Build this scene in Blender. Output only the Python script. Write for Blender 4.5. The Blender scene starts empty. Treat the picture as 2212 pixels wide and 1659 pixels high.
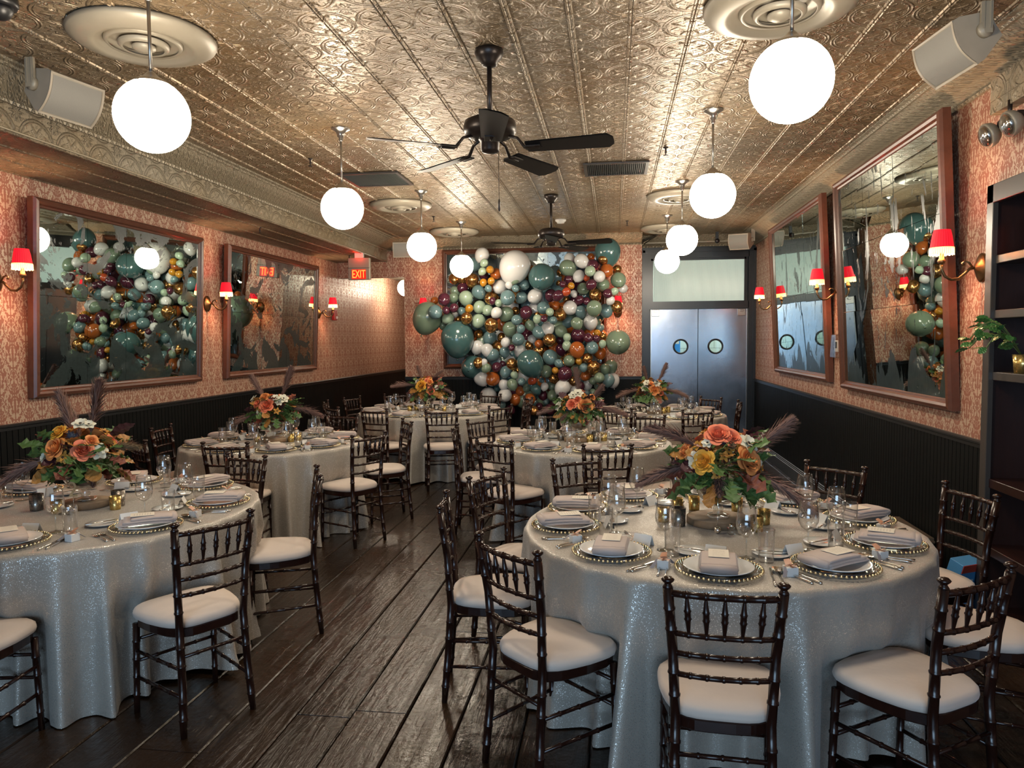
import bpy, math, random
from mathutils import Vector, Matrix
PI=math.pi; D2R=PI/180
S=bpy.context.scene; COL=S.collection
random.seed(7)
# ------------------------------------------------ camera, world, daylight, exposure
H=1.66; F_PX=1590.2; YAW=.1369; PITCH=.0592; ROLL=-.0087
def cam_axes():
    f=Vector((-math.sin(YAW)*math.cos(PITCH),math.cos(YAW)*math.cos(PITCH),-math.sin(PITCH)))
    r=Vector((math.cos(YAW),math.sin(YAW),0)); u=r.cross(f)
    return r*math.cos(ROLL)+u*math.sin(ROLL), -r*math.sin(ROLL)+u*math.cos(ROLL), f
CR,CU,CF=cam_axes()
cd=bpy.data.cameras.new('camera'); cam=bpy.data.objects.new('camera',cd); COL.objects.link(cam)
cd.sensor_width=36; cd.lens=F_PX/2212*36; cd.clip_start=.05; cd.clip_end=60
M=Matrix(((CR.x,CU.x,-CF.x),(CR.y,CU.y,-CF.y),(CR.z,CU.z,-CF.z))).to_4x4(); M.translation=(0,0,H)
cam.matrix_world=M; S.camera=cam
w=bpy.data.worlds.new('world'); S.world=w; w.use_nodes=True
w.node_tree.nodes['Background'].inputs[0].default_value=(.45,.62,.9,1)
w.node_tree.nodes['Background'].inputs[1].default_value=.12
def area(name,loc,rot,size,size_y,power,color):
    l=bpy.data.lights.new(name,'AREA'); l.shape='RECTANGLE'; l.size=size; l.size_y=size_y; l.energy=power; l.color=color
    o=bpy.data.objects.new(name,l); o.location=loc; o.rotation_euler=rot; COL.objects.link(o); return o
area('window_daylight',(-.5,-3.3,1.55),(PI/2,0,0),4.0,1.9,46,(.50,.74,1))     # street window behind the camera
area('kitchen_light',(1.3,12.3,2.95),(0,0,0),1.6,.6,14,(.85,1,.93))
S.view_settings.view_transform='Standard'; S.view_settings.look='None'
S.view_settings.gamma=1; S.view_settings.use_curve_mapping=False
S.view_settings.exposure=1.9
GLOBE=16.0; SHADE=6.5
S.cycles.max_bounces=7; S.cycles.diffuse_bounces=3; S.cycles.glossy_bounces=4; S.cycles.transparent_max_bounces=16
S.cycles.transmission_bounces=3; S.cycles.caustics_reflective=False; S.cycles.caustics_refractive=False
S.cycles.sample_clamp_indirect=4

def ray(px,py): return CR*((px-1106)/F_PX)-CU*((py-829.5)/F_PX)+CF
def at_y(px,py,y):
    d=ray(px,py); t=y/d.y; return Vector((d.x*t,y,H+d.z*t))
def at_x(px,py,x):
    d=ray(px,py); t=x/d.x; return Vector((x,d.y*t,H+d.z*t))

# ------------------------------------------------ materials
def new_mat(name):
    m=bpy.data.materials.new(name); m.use_nodes=True; return m, m.node_tree, m.node_tree.nodes['Principled BSDF']
def N(nt,t,**kw):
    n=nt.nodes.new(t)
    for k,v in kw.items():
        if k in n.inputs: n.inputs[k].default_value=v
        else: setattr(n,k,v)
    return n
def L(nt,a,b): nt.links.new(a,b)
def mth(nt,op,a,b=None,c=None):
    n=nt.nodes.new('ShaderNodeMath'); n.operation=op
    for i,v in enumerate((a,b,c)):
        if v is None: continue
        if hasattr(v,'is_output'): L(nt,v,n.inputs[i])
        else: n.inputs[i].default_value=v
    return n.outputs[0]
def mixc(nt,fac,a,b):
    n=nt.nodes.new('ShaderNodeMix'); n.data_type='RGBA'
    if hasattr(fac,'is_output'): L(nt,fac,n.inputs[0])
    else: n.inputs[0].default_value=fac
    for i,v in ((6,a),(7,b)):
        if hasattr(v,'is_output'): L(nt,v,n.inputs[i])
        else: n.inputs[i].default_value=(*v[:3],1)
    return n.outputs[2]
def ramp(nt,v,lo,hi):
    n=nt.nodes.new('ShaderNodeMapRange'); L(nt,v,n.inputs[0]); n.inputs[1].default_value=lo; n.inputs[2].default_value=hi; return n.outputs[0]
def noise(nt,vec,scale,detail=3,rough=.5,dist=0):
    n=nt.nodes.new('ShaderNodeTexNoise'); n.inputs['Scale'].default_value=scale; n.inputs['Detail'].default_value=detail
    n.inputs['Roughness'].default_value=rough; n.inputs['Distortion'].default_value=dist
    if vec is not None: L(nt,vec,n.inputs['Vector'])
    return n.outputs['Fac']
def bump(nt,h,strength,dist,bsdf):
    n=nt.nodes.new('ShaderNodeBump'); n.inputs['Strength'].default_value=strength; n.inputs['Distance'].default_value=dist
    L(nt,h,n.inputs['Height']); L(nt,n.outputs[0],bsdf.inputs['Normal'])
def objc(nt): return nt.nodes.new('ShaderNodeTexCoord').outputs['Object']
def uvc(nt): return nt.nodes.new('ShaderNodeTexCoord').outputs['UV']
def posc(nt): return nt.nodes.new('ShaderNodeNewGeometry').outputs['Position']
def simple(name,col,rough=.5,metal=0,spec=.5,var=0,vscale=20,emis=None,estr=0,sheen=0,coat=0,bmp=0,bscale=60,bdist=.002):
    m,nt,b=new_mat(name)
    b.inputs['Base Color'].default_value=(*col,1); b.inputs['Roughness'].default_value=rough; b.inputs['Metallic'].default_value=metal
    b.inputs['Specular IOR Level'].default_value=spec; b.inputs['Sheen Weight'].default_value=sheen; b.inputs['Coat Weight'].default_value=coat
    if var:
        f=noise(nt,objc(nt),vscale,3); L(nt,mixc(nt,f,tuple(c*(1-var) for c in col),tuple(min(1,c*(1+var)) for c in col)),b.inputs['Base Color'])
    if bmp: bump(nt,noise(nt,objc(nt),bscale,3),bmp,bdist,b)
    if emis: b.inputs['Emission Color'].default_value=(*emis,1); b.inputs['Emission Strength'].default_value=estr
    return m
def glass(name,tint=(1,1,1),rough=.02,base=.09):
    m=bpy.data.materials.new(name); m.use_nodes=True; nt=m.node_tree; nt.nodes.clear()
    o=N(nt,'ShaderNodeOutputMaterial'); mx=N(nt,'ShaderNodeMixShader'); t=N(nt,'ShaderNodeBsdfTransparent'); g=N(nt,'ShaderNodeBsdfGlossy')
    t.inputs[0].default_value=(*tint,1); g.inputs['Roughness'].default_value=rough
    lw=N(nt,'ShaderNodeLayerWeight'); lw.inputs[0].default_value=.5
    f=mth(nt,'POWER',lw.outputs['Facing'],3.0); f=mth(nt,'MULTIPLY_ADD',f,.9,base)
    L(nt,f,mx.inputs[0]); L(nt,t.outputs[0],mx.inputs[1]); L(nt,g.outputs[0],mx.inputs[2]); L(nt,mx.outputs[0],o.inputs[0]); return m

def m_wallpaper():
    m,nt,b=new_mat('damask_wallpaper'); uv=uvc(nt); sp=N(nt,'ShaderNodeSeparateXYZ'); L(nt,uv,sp.inputs[0])
    W,Hc=.25,.375
    def motif(ou,ov,sd):
        fu=mth(nt,'MULTIPLY',mth(nt,'SUBTRACT',mth(nt,'FRACT',mth(nt,'DIVIDE',mth(nt,'ADD',sp.outputs[0],ou+40.),W)),.5),W)
        fv=mth(nt,'MULTIPLY',mth(nt,'SUBTRACT',mth(nt,'FRACT',mth(nt,'DIVIDE',mth(nt,'ADD',sp.outputs[1],ov+40.),Hc)),.5),Hc)
        au=mth(nt,'ABSOLUTE',fu); cb=N(nt,'ShaderNodeCombineXYZ'); L(nt,mth(nt,'MULTIPLY',au,1.25),cb.inputs[0]); L(nt,mth(nt,'MULTIPLY',fv,.8),cb.inputs[1]); cb.inputs[2].default_value=sd
        n1=noise(nt,cb.outputs[0],36,1.6,.5,1.1)
        e=mth(nt,'SUBTRACT',1.,mth(nt,'ADD',mth(nt,'POWER',mth(nt,'DIVIDE',au,.072),2.),mth(nt,'POWER',mth(nt,'DIVIDE',mth(nt,'ABSOLUTE',fv),.19),2.)))
        e=mth(nt,'MAXIMUM',e,-1.2); stem=mth(nt,'MULTIPLY',ramp(nt,au,.007,.003),.10)
        # leafy scrolls arching round the medallion
        og=mth(nt,'ABSOLUTE',mth(nt,'SUBTRACT',au,mth(nt,'MULTIPLY_ADD',mth(nt,'COSINE',mth(nt,'MULTIPLY',fv,2*PI/Hc)),.030,.052)))
        ol=mth(nt,'MULTIPLY',ramp(nt,og,.013,.003),.10)
        return ramp(nt,mth(nt,'ADD',mth(nt,'ADD',mth(nt,'MULTIPLY_ADD',e,.13,n1),stem),ol),.565,.59)
    mask=mth(nt,'MAXIMUM',motif(0.,0.,1.3),motif(.125,.1875,1.3))
    wear=noise(nt,uv,9,5,.65); big=noise(nt,uv,1.3,2)
    base=mixc(nt,big,(.47,.335,.235),(.56,.415,.30)); mot=mixc(nt,wear,(.22,.060,.036),(.32,.115,.07))
    L(nt,mixc(nt,mth(nt,'MULTIPLY',mask,.88),base,mot),b.inputs['Base Color'])
    L(nt,mth(nt,'MULTIPLY_ADD',mask,.22,.40),b.inputs['Roughness']); b.inputs['Metallic'].default_value=.12
    bump(nt,mth(nt,'ADD',mask,mth(nt,'MULTIPLY',wear,.3)),.25,.001,b)
    return m
def m_tin(name,base,stain,sc=.2935,yoff=0.,rough=.33,metal=.55,bs=.75):
    m,nt,b=new_mat(name); uv=uvc(nt); sp=N(nt,'ShaderNodeSeparateXYZ'); L(nt,uv,sp.inputs[0])
    def cell(o): 
        q=mth(nt,'ADD',mth(nt,'DIVIDE',o,sc),.5); return mth(nt,'MULTIPLY',mth(nt,'SUBTRACT',mth(nt,'FRACT',q),.5),2.)
    x=cell(sp.outputs[0]); y=cell(sp.outputs[1])
    r=mth(nt,'SQRT',mth(nt,'ADD',mth(nt,'MULTIPLY',x,x),mth(nt,'MULTIPLY',y,y)))
    def ring(c,wd): return ramp(nt,mth(nt,'ABSOLUTE',mth(nt,'SUBTRACT',r,c)),wd,0.)
    th=mth(nt,'ARCTAN2',y,x)
    pet=mth(nt,'MULTIPLY_ADD',mth(nt,'COSINE',mth(nt,'MULTIPLY',th,8.)),.13,.0)
    p1=ramp(nt,mth(nt,'ABSOLUTE',mth(nt,'SUBTRACT',mth(nt,'ADD',r,pet),.45)),.17,.04)
    p1=mth(nt,'MULTIPLY',p1,ramp(nt,mth(nt,'COSINE',mth(nt,'MULTIPLY',th,4.)),-.5,.5))
    # corner flower between rings
    ax=mth(nt,'SUBTRACT',mth(nt,'ABSOLUTE',x),1.); ay=mth(nt,'SUBTRACT',mth(nt,'ABSOLUTE',y),1.)
    r2=mth(nt,'SQRT',mth(nt,'ADD',mth(nt,'MULTIPLY',ax,ax),mth(nt,'MULTIPLY',ay,ay))); t2=mth(nt,'ARCTAN2',ay,ax)
    p2=ramp(nt,mth(nt,'ABSOLUTE',mth(nt,'SUBTRACT',r2,mth(nt,'MULTIPLY_ADD',mth(nt,'COSINE',mth(nt,'MULTIPLY',t2,8.)),.1,.22))),.09,.02)
    cb=N(nt,'ShaderNodeCombineXYZ'); L(nt,mth(nt,'ABSOLUTE',x),cb.inputs[0]); L(nt,mth(nt,'ABSOLUTE',y),cb.inputs[1])
    orn=mth(nt,'MULTIPLY',ramp(nt,noise(nt,cb.outputs[0],7,2,.5,.8),.52,.66),.6)
    seam=mth(nt,'MULTIPLY',ramp(nt,mth(nt,'ABSOLUTE',y),.025,.0),-.5)
    h=mth(nt,'ADD',mth(nt,'ADD',ring(.93,.05),mth(nt,'MULTIPLY',ring(.82,.035),.7)),mth(nt,'ADD',mth(nt,'ADD',p1,p2),mth(nt,'ADD',orn,seam)))
    wv=noise(nt,uv,18,4,.6); h=mth(nt,'ADD',h,mth(nt,'MULTIPLY',wv,.35)); h=mth(nt,'ADD',h,mth(nt,'MULTIPLY',noise(nt,uv,2.2,2),1.6))
    bump(nt,h,bs,.012,b)
    st=ramp(nt,noise(nt,uv,.8,5,.62,.6),.38,.64); st2=ramp(nt,noise(nt,uv,3.1,4,.6),.35,.75)
    c=mixc(nt,st,base,stain); c=mixc(nt,mth(nt,'MULTIPLY',st2,.35),c,tuple(a*.55 for a in stain))
    L(nt,c,b.inputs['Base Color']); L(nt,mth(nt,'MULTIPLY_ADD',wv,.25,rough-.1),b.inputs['Roughness']); b.inputs['Metallic'].default_value=metal
    return m
def m_cornice(name,base):
    m,nt,b=new_mat(name); uv=uvc(nt); sp=N(nt,'ShaderNodeSeparateXYZ'); L(nt,uv,sp.inputs[0])
    fu=mth(nt,'SUBTRACT',mth(nt,'FRACT',mth(nt,'DIVIDE',sp.outputs[0],.14)),.5)
    cb=N(nt,'ShaderNodeCombineXYZ'); L(nt,mth(nt,'ABSOLUTE',fu),cb.inputs[0]); L(nt,mth(nt,'MULTIPLY',sp.outputs[1],5.),cb.inputs[1])
    n1=ramp(nt,noise(nt,cb.outputs[0],5.5,2.5,.55,1.),.42,.62)
    wv=noise(nt,uv,12,4,.6)
    bump(nt,mth(nt,'ADD',n1,mth(nt,'MULTIPLY',wv,.3)),1.,.014,b)
    L(nt,mixc(nt,wv,tuple(c*.72 for c in base),base),b.inputs['Base Color']); b.inputs['Roughness'].default_value=.45; b.inputs['Metallic'].default_value=.15
    return m
def m_floor(i,tone):
    m,nt,b=new_mat('dark_floorboard_%d'%i); oc=posc(nt)
    mp=N(nt,'ShaderNodeMapping'); L(nt,oc,mp.inputs[0]); mp.inputs['Scale'].default_value=(9,.9,1); mp.inputs['Location'].default_value=(i*3.1,i*1.7,0)
    g=noise(nt,mp.outputs[0],3.0,5,.62,1.2); s=noise(nt,oc,2.2,4,.7); wr=ramp(nt,noise(nt,oc,7,6,.72,.5),.60,.72)
    c=mixc(nt,g,tuple(t*.55 for t in tone),tuple(t*1.35 for t in tone)); c=mixc(nt,mth(nt,'MULTIPLY',wr,.35),c,(.11,.07,.042))
    mp2=N(nt,'ShaderNodeMapping'); L(nt,oc,mp2.inputs[0]); mp2.inputs['Rotation'].default_value=(0,0,.6+i); mp2.inputs['Scale'].default_value=(1.2,14,1)
    sc=ramp(nt,noise(nt,mp2.outputs[0],4,3,.6,2.),.70,.74); c=mixc(nt,mth(nt,'MULTIPLY',sc,.5),c,(.14,.10,.065))
    L(nt,c,b.inputs['Base Color']); L(nt,mth(nt,'MULTIPLY_ADD',s,.30,.10),b.inputs['Roughness'])
    bump(nt,mth(nt,'ADD',mth(nt,'ADD',mth(nt,'MULTIPLY',g,1.6),mth(nt,'MULTIPLY',s,1.5)),mth(nt,'MULTIPLY',noise(nt,oc,30,3,.6),1.0)),.48,.006,b)
    b.inputs['Specular IOR Level'].default_value=.5; return m
def m_mirror(name,stretch,seed,thr=.5):
    m=bpy.data.materials.new(name); m.use_nodes=True; nt=m.node_tree; nt.nodes.clear(); uv=uvc(nt)
    o=N(nt,'ShaderNodeOutputMaterial'); mx=N(nt,'ShaderNodeMixShader')
    g=N(nt,'ShaderNodeBsdfGlossy'); g.inputs['Color'].default_value=(.62,.72,.70,1); g.inputs['Roughness'].default_value=.012
    d=N(nt,'ShaderNodeBsdfPrincipled'); d.inputs['Base Color'].default_value=(.035,.055,.058,1); d.inputs['Roughness'].default_value=.3; d.inputs['Metallic'].default_value=.0; d.inputs['Specular IOR Level'].default_value=.35
    mp=N(nt,'ShaderNodeMapping'); L(nt,uv,mp.inputs[0]); mp.inputs['Scale'].default_value=(1,stretch,1); mp.inputs['Location'].default_value=(seed,seed*.7,0)
    n1=noise(nt,mp.outputs[0],2.9,6,.6,.9); n2=ramp(nt,noise(nt,mp.outputs[0],14,5,.7,.4),.60,.64); n3=noise(nt,mp.outputs[0],40,2)
    sp=N(nt,'ShaderNodeSeparateXYZ'); L(nt,uv,sp.inputs[0]); low=mth(nt,'MULTIPLY',ramp(nt,sp.outputs[1],.45,.0),.16)
    mask=ramp(nt,mth(nt,'ADD',n1,low),thr,thr+.012)
    mask=mth(nt,'MAXIMUM',mth(nt,'MULTIPLY',mask,mth(nt,'MULTIPLY_ADD',n3,.2,.80)),mth(nt,'MULTIPLY',n2,.85))
    L(nt,mixc(nt,n3,(.010,.022,.023),(.030,.048,.049)),d.inputs['Base Color'])
    L(nt,mask,mx.inputs[0]); L(nt,g.outputs[0],mx.inputs[1]); L(nt,d.outputs[0],mx.inputs[2]); L(nt,mx.outputs[0],o.inputs[0]); return m
def m_cloth():
    m,nt,b=new_mat('champagne_tablecloth'); oc=objc(nt)
    vo=N(nt,'ShaderNodeTexVoronoi'); L(nt,oc,vo.inputs['Vector']); vo.inputs['Scale'].default_value=420
    sp=N(nt,'ShaderNodeSeparateColor'); L(nt,vo.outputs['Color'],sp.inputs[0]); gl=ramp(nt,sp.outputs[0],.90,.93)
    n=noise(nt,oc,6,4,.6); fine=noise(nt,oc,160,2)
    c=mixc(nt,n,(.38,.34,.29),(.47,.425,.365)); c=mixc(nt,gl,c,(.85,.83,.78)); L(nt,c,b.inputs['Base Color'])
    L(nt,mth(nt,'MULTIPLY_ADD',gl,-.2,.52),b.inputs['Roughness']); L(nt,mth(nt,'MULTIPLY_ADD',gl,.6,.22),b.inputs['Metallic'])
    b.inputs['Sheen Weight'].default_value=.25
    bump(nt,mth(nt,'ADD',mth(nt,'ADD',fine,mth(nt,'MULTIPLY',sp.outputs[1],.9)),mth(nt,'MULTIPLY',n,2.)),.32,.0014,b); return m
def m_wood(name,a,b_,rough=.3,sc=(30,3,3)):
    m,nt,b=new_mat(name); mp=N(nt,'ShaderNodeMapping'); L(nt,objc(nt),mp.inputs[0]); mp.inputs['Scale'].default_value=sc
    g=noise(nt,mp.outputs[0],2.5,5,.6,1.); L(nt,mixc(nt,g,a,b_),b.inputs['Base Color']); b.inputs['Roughness'].default_value=rough
    bump(nt,g,.1,.002,b); return m
def m_steel():
    m,nt,b=new_mat('brushed_steel'); mp=N(nt,'ShaderNodeMapping'); L(nt,posc(nt),mp.inputs[0]); mp.inputs['Scale'].default_value=(2,2,240)
    g=noise(nt,mp.outputs[0],2.,3,.6); s=noise(nt,posc(nt),3,4,.7)
    L(nt,mixc(nt,s,(.24,.26,.29),(.34,.36,.40)),b.inputs['Base Color']); b.inputs['Metallic'].default_value=.95
    L(nt,mth(nt,'MULTIPLY_ADD',s,.14,.13),b.inputs['Roughness']); bump(nt,mth(nt,'ADD',g,mth(nt,'MULTIPLY',s,6.)),.08,.003,b); return m
def m_reed():
    m,nt,b=new_mat('reeded_glass'); wv=N(nt,'ShaderNodeTexWave'); L(nt,posc(nt),wv.inputs['Vector']); wv.inputs['Scale'].default_value=22; wv.bands_direction='X'
    b.inputs['Base Color'].default_value=(.50,.58,.53,1); b.inputs['Roughness'].default_value=.22; b.inputs['Transmission Weight'].default_value=0
    b.inputs['Subsurface Weight'].default_value=0
    b.inputs['Emission Color'].default_value=(.55,.75,.65,1); b.inputs['Emission Strength'].default_value=.085   # kitchen light behind is put in as the pane's own glow
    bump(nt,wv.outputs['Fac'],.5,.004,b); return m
def m_card():
    m,nt,b=new_mat('printed_menu_card'); uv=uvc(nt); sp=N(nt,'ShaderNodeSeparateXYZ'); L(nt,uv,sp.inputs[0])
    row=mth(nt,'MULTIPLY',sp.outputs[1],9.); fr=mth(nt,'FRACT',row); ln=mth(nt,'MULTIPLY',mth(nt,'GREATER_THAN',fr,.35),mth(nt,'LESS_THAN',fr,.62))
    wd=mth(nt,'GREATER_THAN',noise(nt,uv,30,2),.47); cx=mth(nt,'LESS_THAN',mth(nt,'ABSOLUTE',mth(nt,'SUBTRACT',sp.outputs[0],.5)),.30)
    cy=mth(nt,'LESS_THAN',mth(nt,'ABSOLUTE',mth(nt,'SUBTRACT',sp.outputs[1],.5)),.36)
    f=mth(nt,'MULTIPLY',mth(nt,'MULTIPLY',ln,wd),mth(nt,'MULTIPLY',cx,cy))
    L(nt,mixc(nt,mth(nt,'MULTIPLY',f,.6),(.78,.72,.62),(.30,.27,.24)),b.inputs['Base Color']); b.inputs['Roughness'].default_value=.7; return m
def m_tiles():
    m,nt,b=new_mat('white_kitchen_tile'); br=N(nt,'ShaderNodeTexBrick'); L(nt,uvc(nt),br.inputs['Vector']); br.inputs['Scale'].default_value=1
    br.inputs['Brick Width'].default_value=.2; br.inputs['Row Height'].default_value=.15; br.inputs['Mortar Size'].default_value=.004
    br.inputs['Color1'].default_value=(.75,.82,.74,1); br.inputs['Color2'].default_value=(.72,.80,.72,1); br.inputs['Mortar'].default_value=(.35,.4,.36,1)
    L(nt,br.outputs['Color'],b.inputs['Base Color']); b.inputs['Roughness'].default_value=.25; return m
def m_mercury(name,a,b_):
    m,nt,b=new_mat(name); n=noise(nt,objc(nt),60,4,.7); f=ramp(nt,n,.42,.62); L(nt,mixc(nt,f,a,b_),b.inputs['Base Color'])
    b.inputs['Metallic'].default_value=.85; L(nt,mth(nt,'MULTIPLY_ADD',f,.3,.18),b.inputs['Roughness']); return m
def m_shade():
    m,nt,b=new_mat('red_pleated_shade'); b.inputs['Base Color'].default_value=(.50,.008,.020,1); b.inputs['Roughness'].default_value=.7
    oc=objc(nt); sp=N(nt,'ShaderNodeSeparateXYZ'); L(nt,oc,sp.inputs[0]); th=mth(nt,'ARCTAN2',sp.outputs[1],sp.outputs[0])
    pl=mth(nt,'MULTIPLY_ADD',mth(nt,'COSINE',mth(nt,'MULTIPLY',th,26.)),.3,.7)
    b.inputs['Emission Color'].default_value=(1,.008,.022,1); L(nt,mth(nt,'MULTIPLY',pl,.36),b.inputs['Emission Strength'])
    bump(nt,pl,.4,.002,b); return m
MT={}
MT['wallpaper']=m_wallpaper()
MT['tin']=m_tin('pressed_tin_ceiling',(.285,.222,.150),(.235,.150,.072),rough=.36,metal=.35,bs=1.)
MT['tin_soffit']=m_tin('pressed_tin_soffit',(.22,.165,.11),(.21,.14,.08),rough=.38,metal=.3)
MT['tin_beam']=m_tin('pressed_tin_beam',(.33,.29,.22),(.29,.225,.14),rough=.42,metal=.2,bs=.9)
MT['cornice']=m_cornice('gilded_cornice',(.37,.31,.215))
MT['plaster']=simple('cream_plaster',(.32,.28,.215),.45,.15,var=.15,vscale=6)
MT['black_panel']=simple('black_beadboard',(.003,.0038,.004),.5,spec=.16,var=.2,vscale=3)
MT['black_trim']=simple('black_painted_trim',(.009,.011,.013),.32)
for i,t in enumerate(((.028,.0135,.0065),(.021,.011,.0055),(.033,.0175,.009),(.020,.0115,.007))): MT['floor%d'%i]=m_floor(i,t)
MT['gap']=simple('floor_gap',(.012,.008,.005),.9)
MT['mirror_l']=m_mirror('antique_mirror_left',1.,3.,.54)
MT['mirror_r']=m_mirror('antique_mirror_right',.33,8.,.57)
MT['mirror_f']=m_mirror('antique_mirror_far',1.2,5.,.46)
MT['frame']=m_wood('walnut_frame',(.060,.020,.012),(.16,.060,.034),.32,(6,6,6))
MT['cloth']=m_cloth()
MT['chair']=m_wood('mahogany_chair',(.010,.004,.003),(.034,.011,.007),.22,(8,8,8))
MT['cushion']=simple('ivory_cushion',(.72,.60,.51),.85,sheen=.3,var=.06,vscale=8,bmp=.25,bscale=14,bdist=.01)
MT['china']=simple('white_china',(.82,.83,.83),.12,coat=.5)
MT['napkin']=simple('taupe_napkin',(.54,.44,.395),.8,sheen=.3,bmp=.2,bscale=25,bdist=.004,var=.05)
MT['card']=m_card(); MT['paper']=simple('white_card',(.80,.79,.76),.7)
MT['silver']=simple('polished_silver',(.72,.69,.65),.16,1.)
MT['gold_bead']=simple('gold_beads',(.95,.80,.50),.16,1.)
MT['glass']=glass('clear_glass'); MT['glass_plate']=glass('clear_charger_glass',(.93,.92,.88),.04,.12); MT['glass_heavy']=glass('cut_glass',(.95,.96,.95),.03,.16)
MT['pane']=glass('door_pane_glass',(.9,.95,.95),.03,.05)
MT['gold_votive']=m_mercury('gold_mercury_glass',(.70,.50,.18),(.40,.27,.08)); MT['grey_votive']=m_mercury('grey_mercury_glass',(.32,.29,.25),(.16,.14,.12))
MT['slab']=m_wood('wood_slice',(.36,.24,.15),(.52,.38,.25),.6,(3,3,20)); MT['bark']=simple('pale_bark',(.30,.20,.12),.85,var=.3,vscale=40,bmp=.6,bscale=60)
MT['steel']=m_steel(); MT['reed']=m_reed(); MT['tiles']=m_tiles(); MT['rubber']=simple('black_rubber',(.008,.008,.009),.4)
MT['nickel']=simple('brushed_nickel',(.42,.39,.35),.28,.95); MT['bronze_fan']=simple('dark_bronze',(.030,.022,.019),.35,.5); MT['blade']=simple('black_fan_blade',(.010,.010,.011),.45)
MT['globe']=simple('lit_opal_globe',(1,1,1),.3,emis=(1,.865,.68),estr=GLOBE)
MT['brass']=simple('aged_brass',(.20,.125,.06),.32,.9,var=.3,vscale=40); MT['shade']=m_shade()
MT['fringe']=simple('lit_cream_fringe',(.9,.75,.4),.6,emis=(1,.55,.14),estr=.75); MT['bulb']=simple('lit_candle_bulb',(1,.8,.4),.3,emis=(1,.55,.14),estr=2.5)
MT['speaker']=simple('cream_speaker_box',(.42,.36,.28),.5,var=.12,vscale=14); MT['grille']=simple('grey_speaker_grille',(.27,.255,.225),.7,bmp=.5,bscale=300)
MT['vent']=simple('dark_vent',(.03,.035,.035),.6); MT['white_plastic']=simple('white_plastic',(.62,.60,.56),.4)
MT['exit']=simple('lit_red_exit',(1,.05,.02),.4,emis=(1,.10,.015),estr=1.6); MT['exit_back']=simple('red_exit_lens',(.5,.02,.01),.35,emis=(1,.01,.0),estr=.16)
MT['alarm']=simple('red_alarm',(.35,.01,.012),.35); MT['kitchen_blue']=simple('blue_curtain',(.02,.17,.40),.5,emis=(.02,.2,.5),estr=.15)  # kitchen light on the curtain is put in as faint emission
MT['cabinet']=m_wood('dark_cabinet_wood',(.014,.006,.005),(.040,.014,.010),.28); MT['cab_face']=simple('grey_brown_face',(.055,.048,.044),.3)
MT['blue_box']=simple('blue_carton',(.10,.34,.66),.4); MT['red_print']=simple('red_print',(.60,.08,.05),.4); MT['ink']=simple('black_ink',(.02,.02,.02),.5)
MT['heater']=simple('beige_grille',(.17,.13,.09),.5,.3)
MT['peach']=simple('peach_ribbon',(.62,.32,.20),.45); MT['grey_ribbon']=simple('grey_ribbon',(.28,.26,.28),.45)
MT['number']=simple('gold_mirror_number',(.72,.66,.45),.25,.8)
for k,c,r,mt in (('W',(.66,.65,.63),.18,0),('P',(.085,.018,.035),.12,.1),('S',(.185,.255,.175),.22,0),('L',(.36,.47,.34),.2,0),('T',(.055,.125,.125),.18,0),
                 ('B',(.135,.225,.235),.18,0),('G',(.50,.25,.085),.2,.9),('O',(.40,.10,.018),.16,0),('R',(.48,.075,.025),.2,0),('M',(.50,.22,.018),.16,0)):
    MT['bal'+k]=simple('balloon_'+k,c,r,mt,coat=.4 if mt<.5 else 0)
MT['rose']=simple('orange_rose',(.95,.33,.10),.6,var=.25,vscale=25); MT['rose_y']=simple('golden_rose',(.95,.46,.06),.6,var=.2,vscale=25); MT['rose_c']=simple('coral_rose',(.92,.24,.12),.6,var=.2,vscale=25)
MT['petal_w']=simple('ivory_petal',(.80,.76,.60),.6); MT['petal_m']=simple('mustard_petal',(.62,.30,.05),.6,var=.3,vscale=30); MT['centre']=simple('dark_flower_centre',(.05,.03,.02),.7)
MT['leaf']=simple('green_leaf',(.075,.15,.04),.5,var=.4,vscale=12); MT['leaf_r']=simple('russet_leaf',(.24,.07,.04),.5,var=.4,vscale=12); MT['leaf_o']=simple('bronze_leaf',(.42,.20,.05),.5,var=.4,vscale=12)
MT['leaf_d']=simple('plum_leaf',(.07,.022,.028),.5,var=.4,vscale=12)
MT['plume']=simple('mauve_pampas',(.25,.145,.115),.9,var=.3,vscale=30); MT['plume_t']=simple('tan_pampas',(.28,.19,.10),.9,var=.3,vscale=30); MT['stem']=simple('green_stem',(.10,.14,.04),.6); MT['thistle']=simple('blue_thistle',(.035,.05,.085),.7)
MT['houseplant']=simple('glossy_green_leaf',(.07,.19,.05),.35,var=.3,vscale=12)

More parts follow.
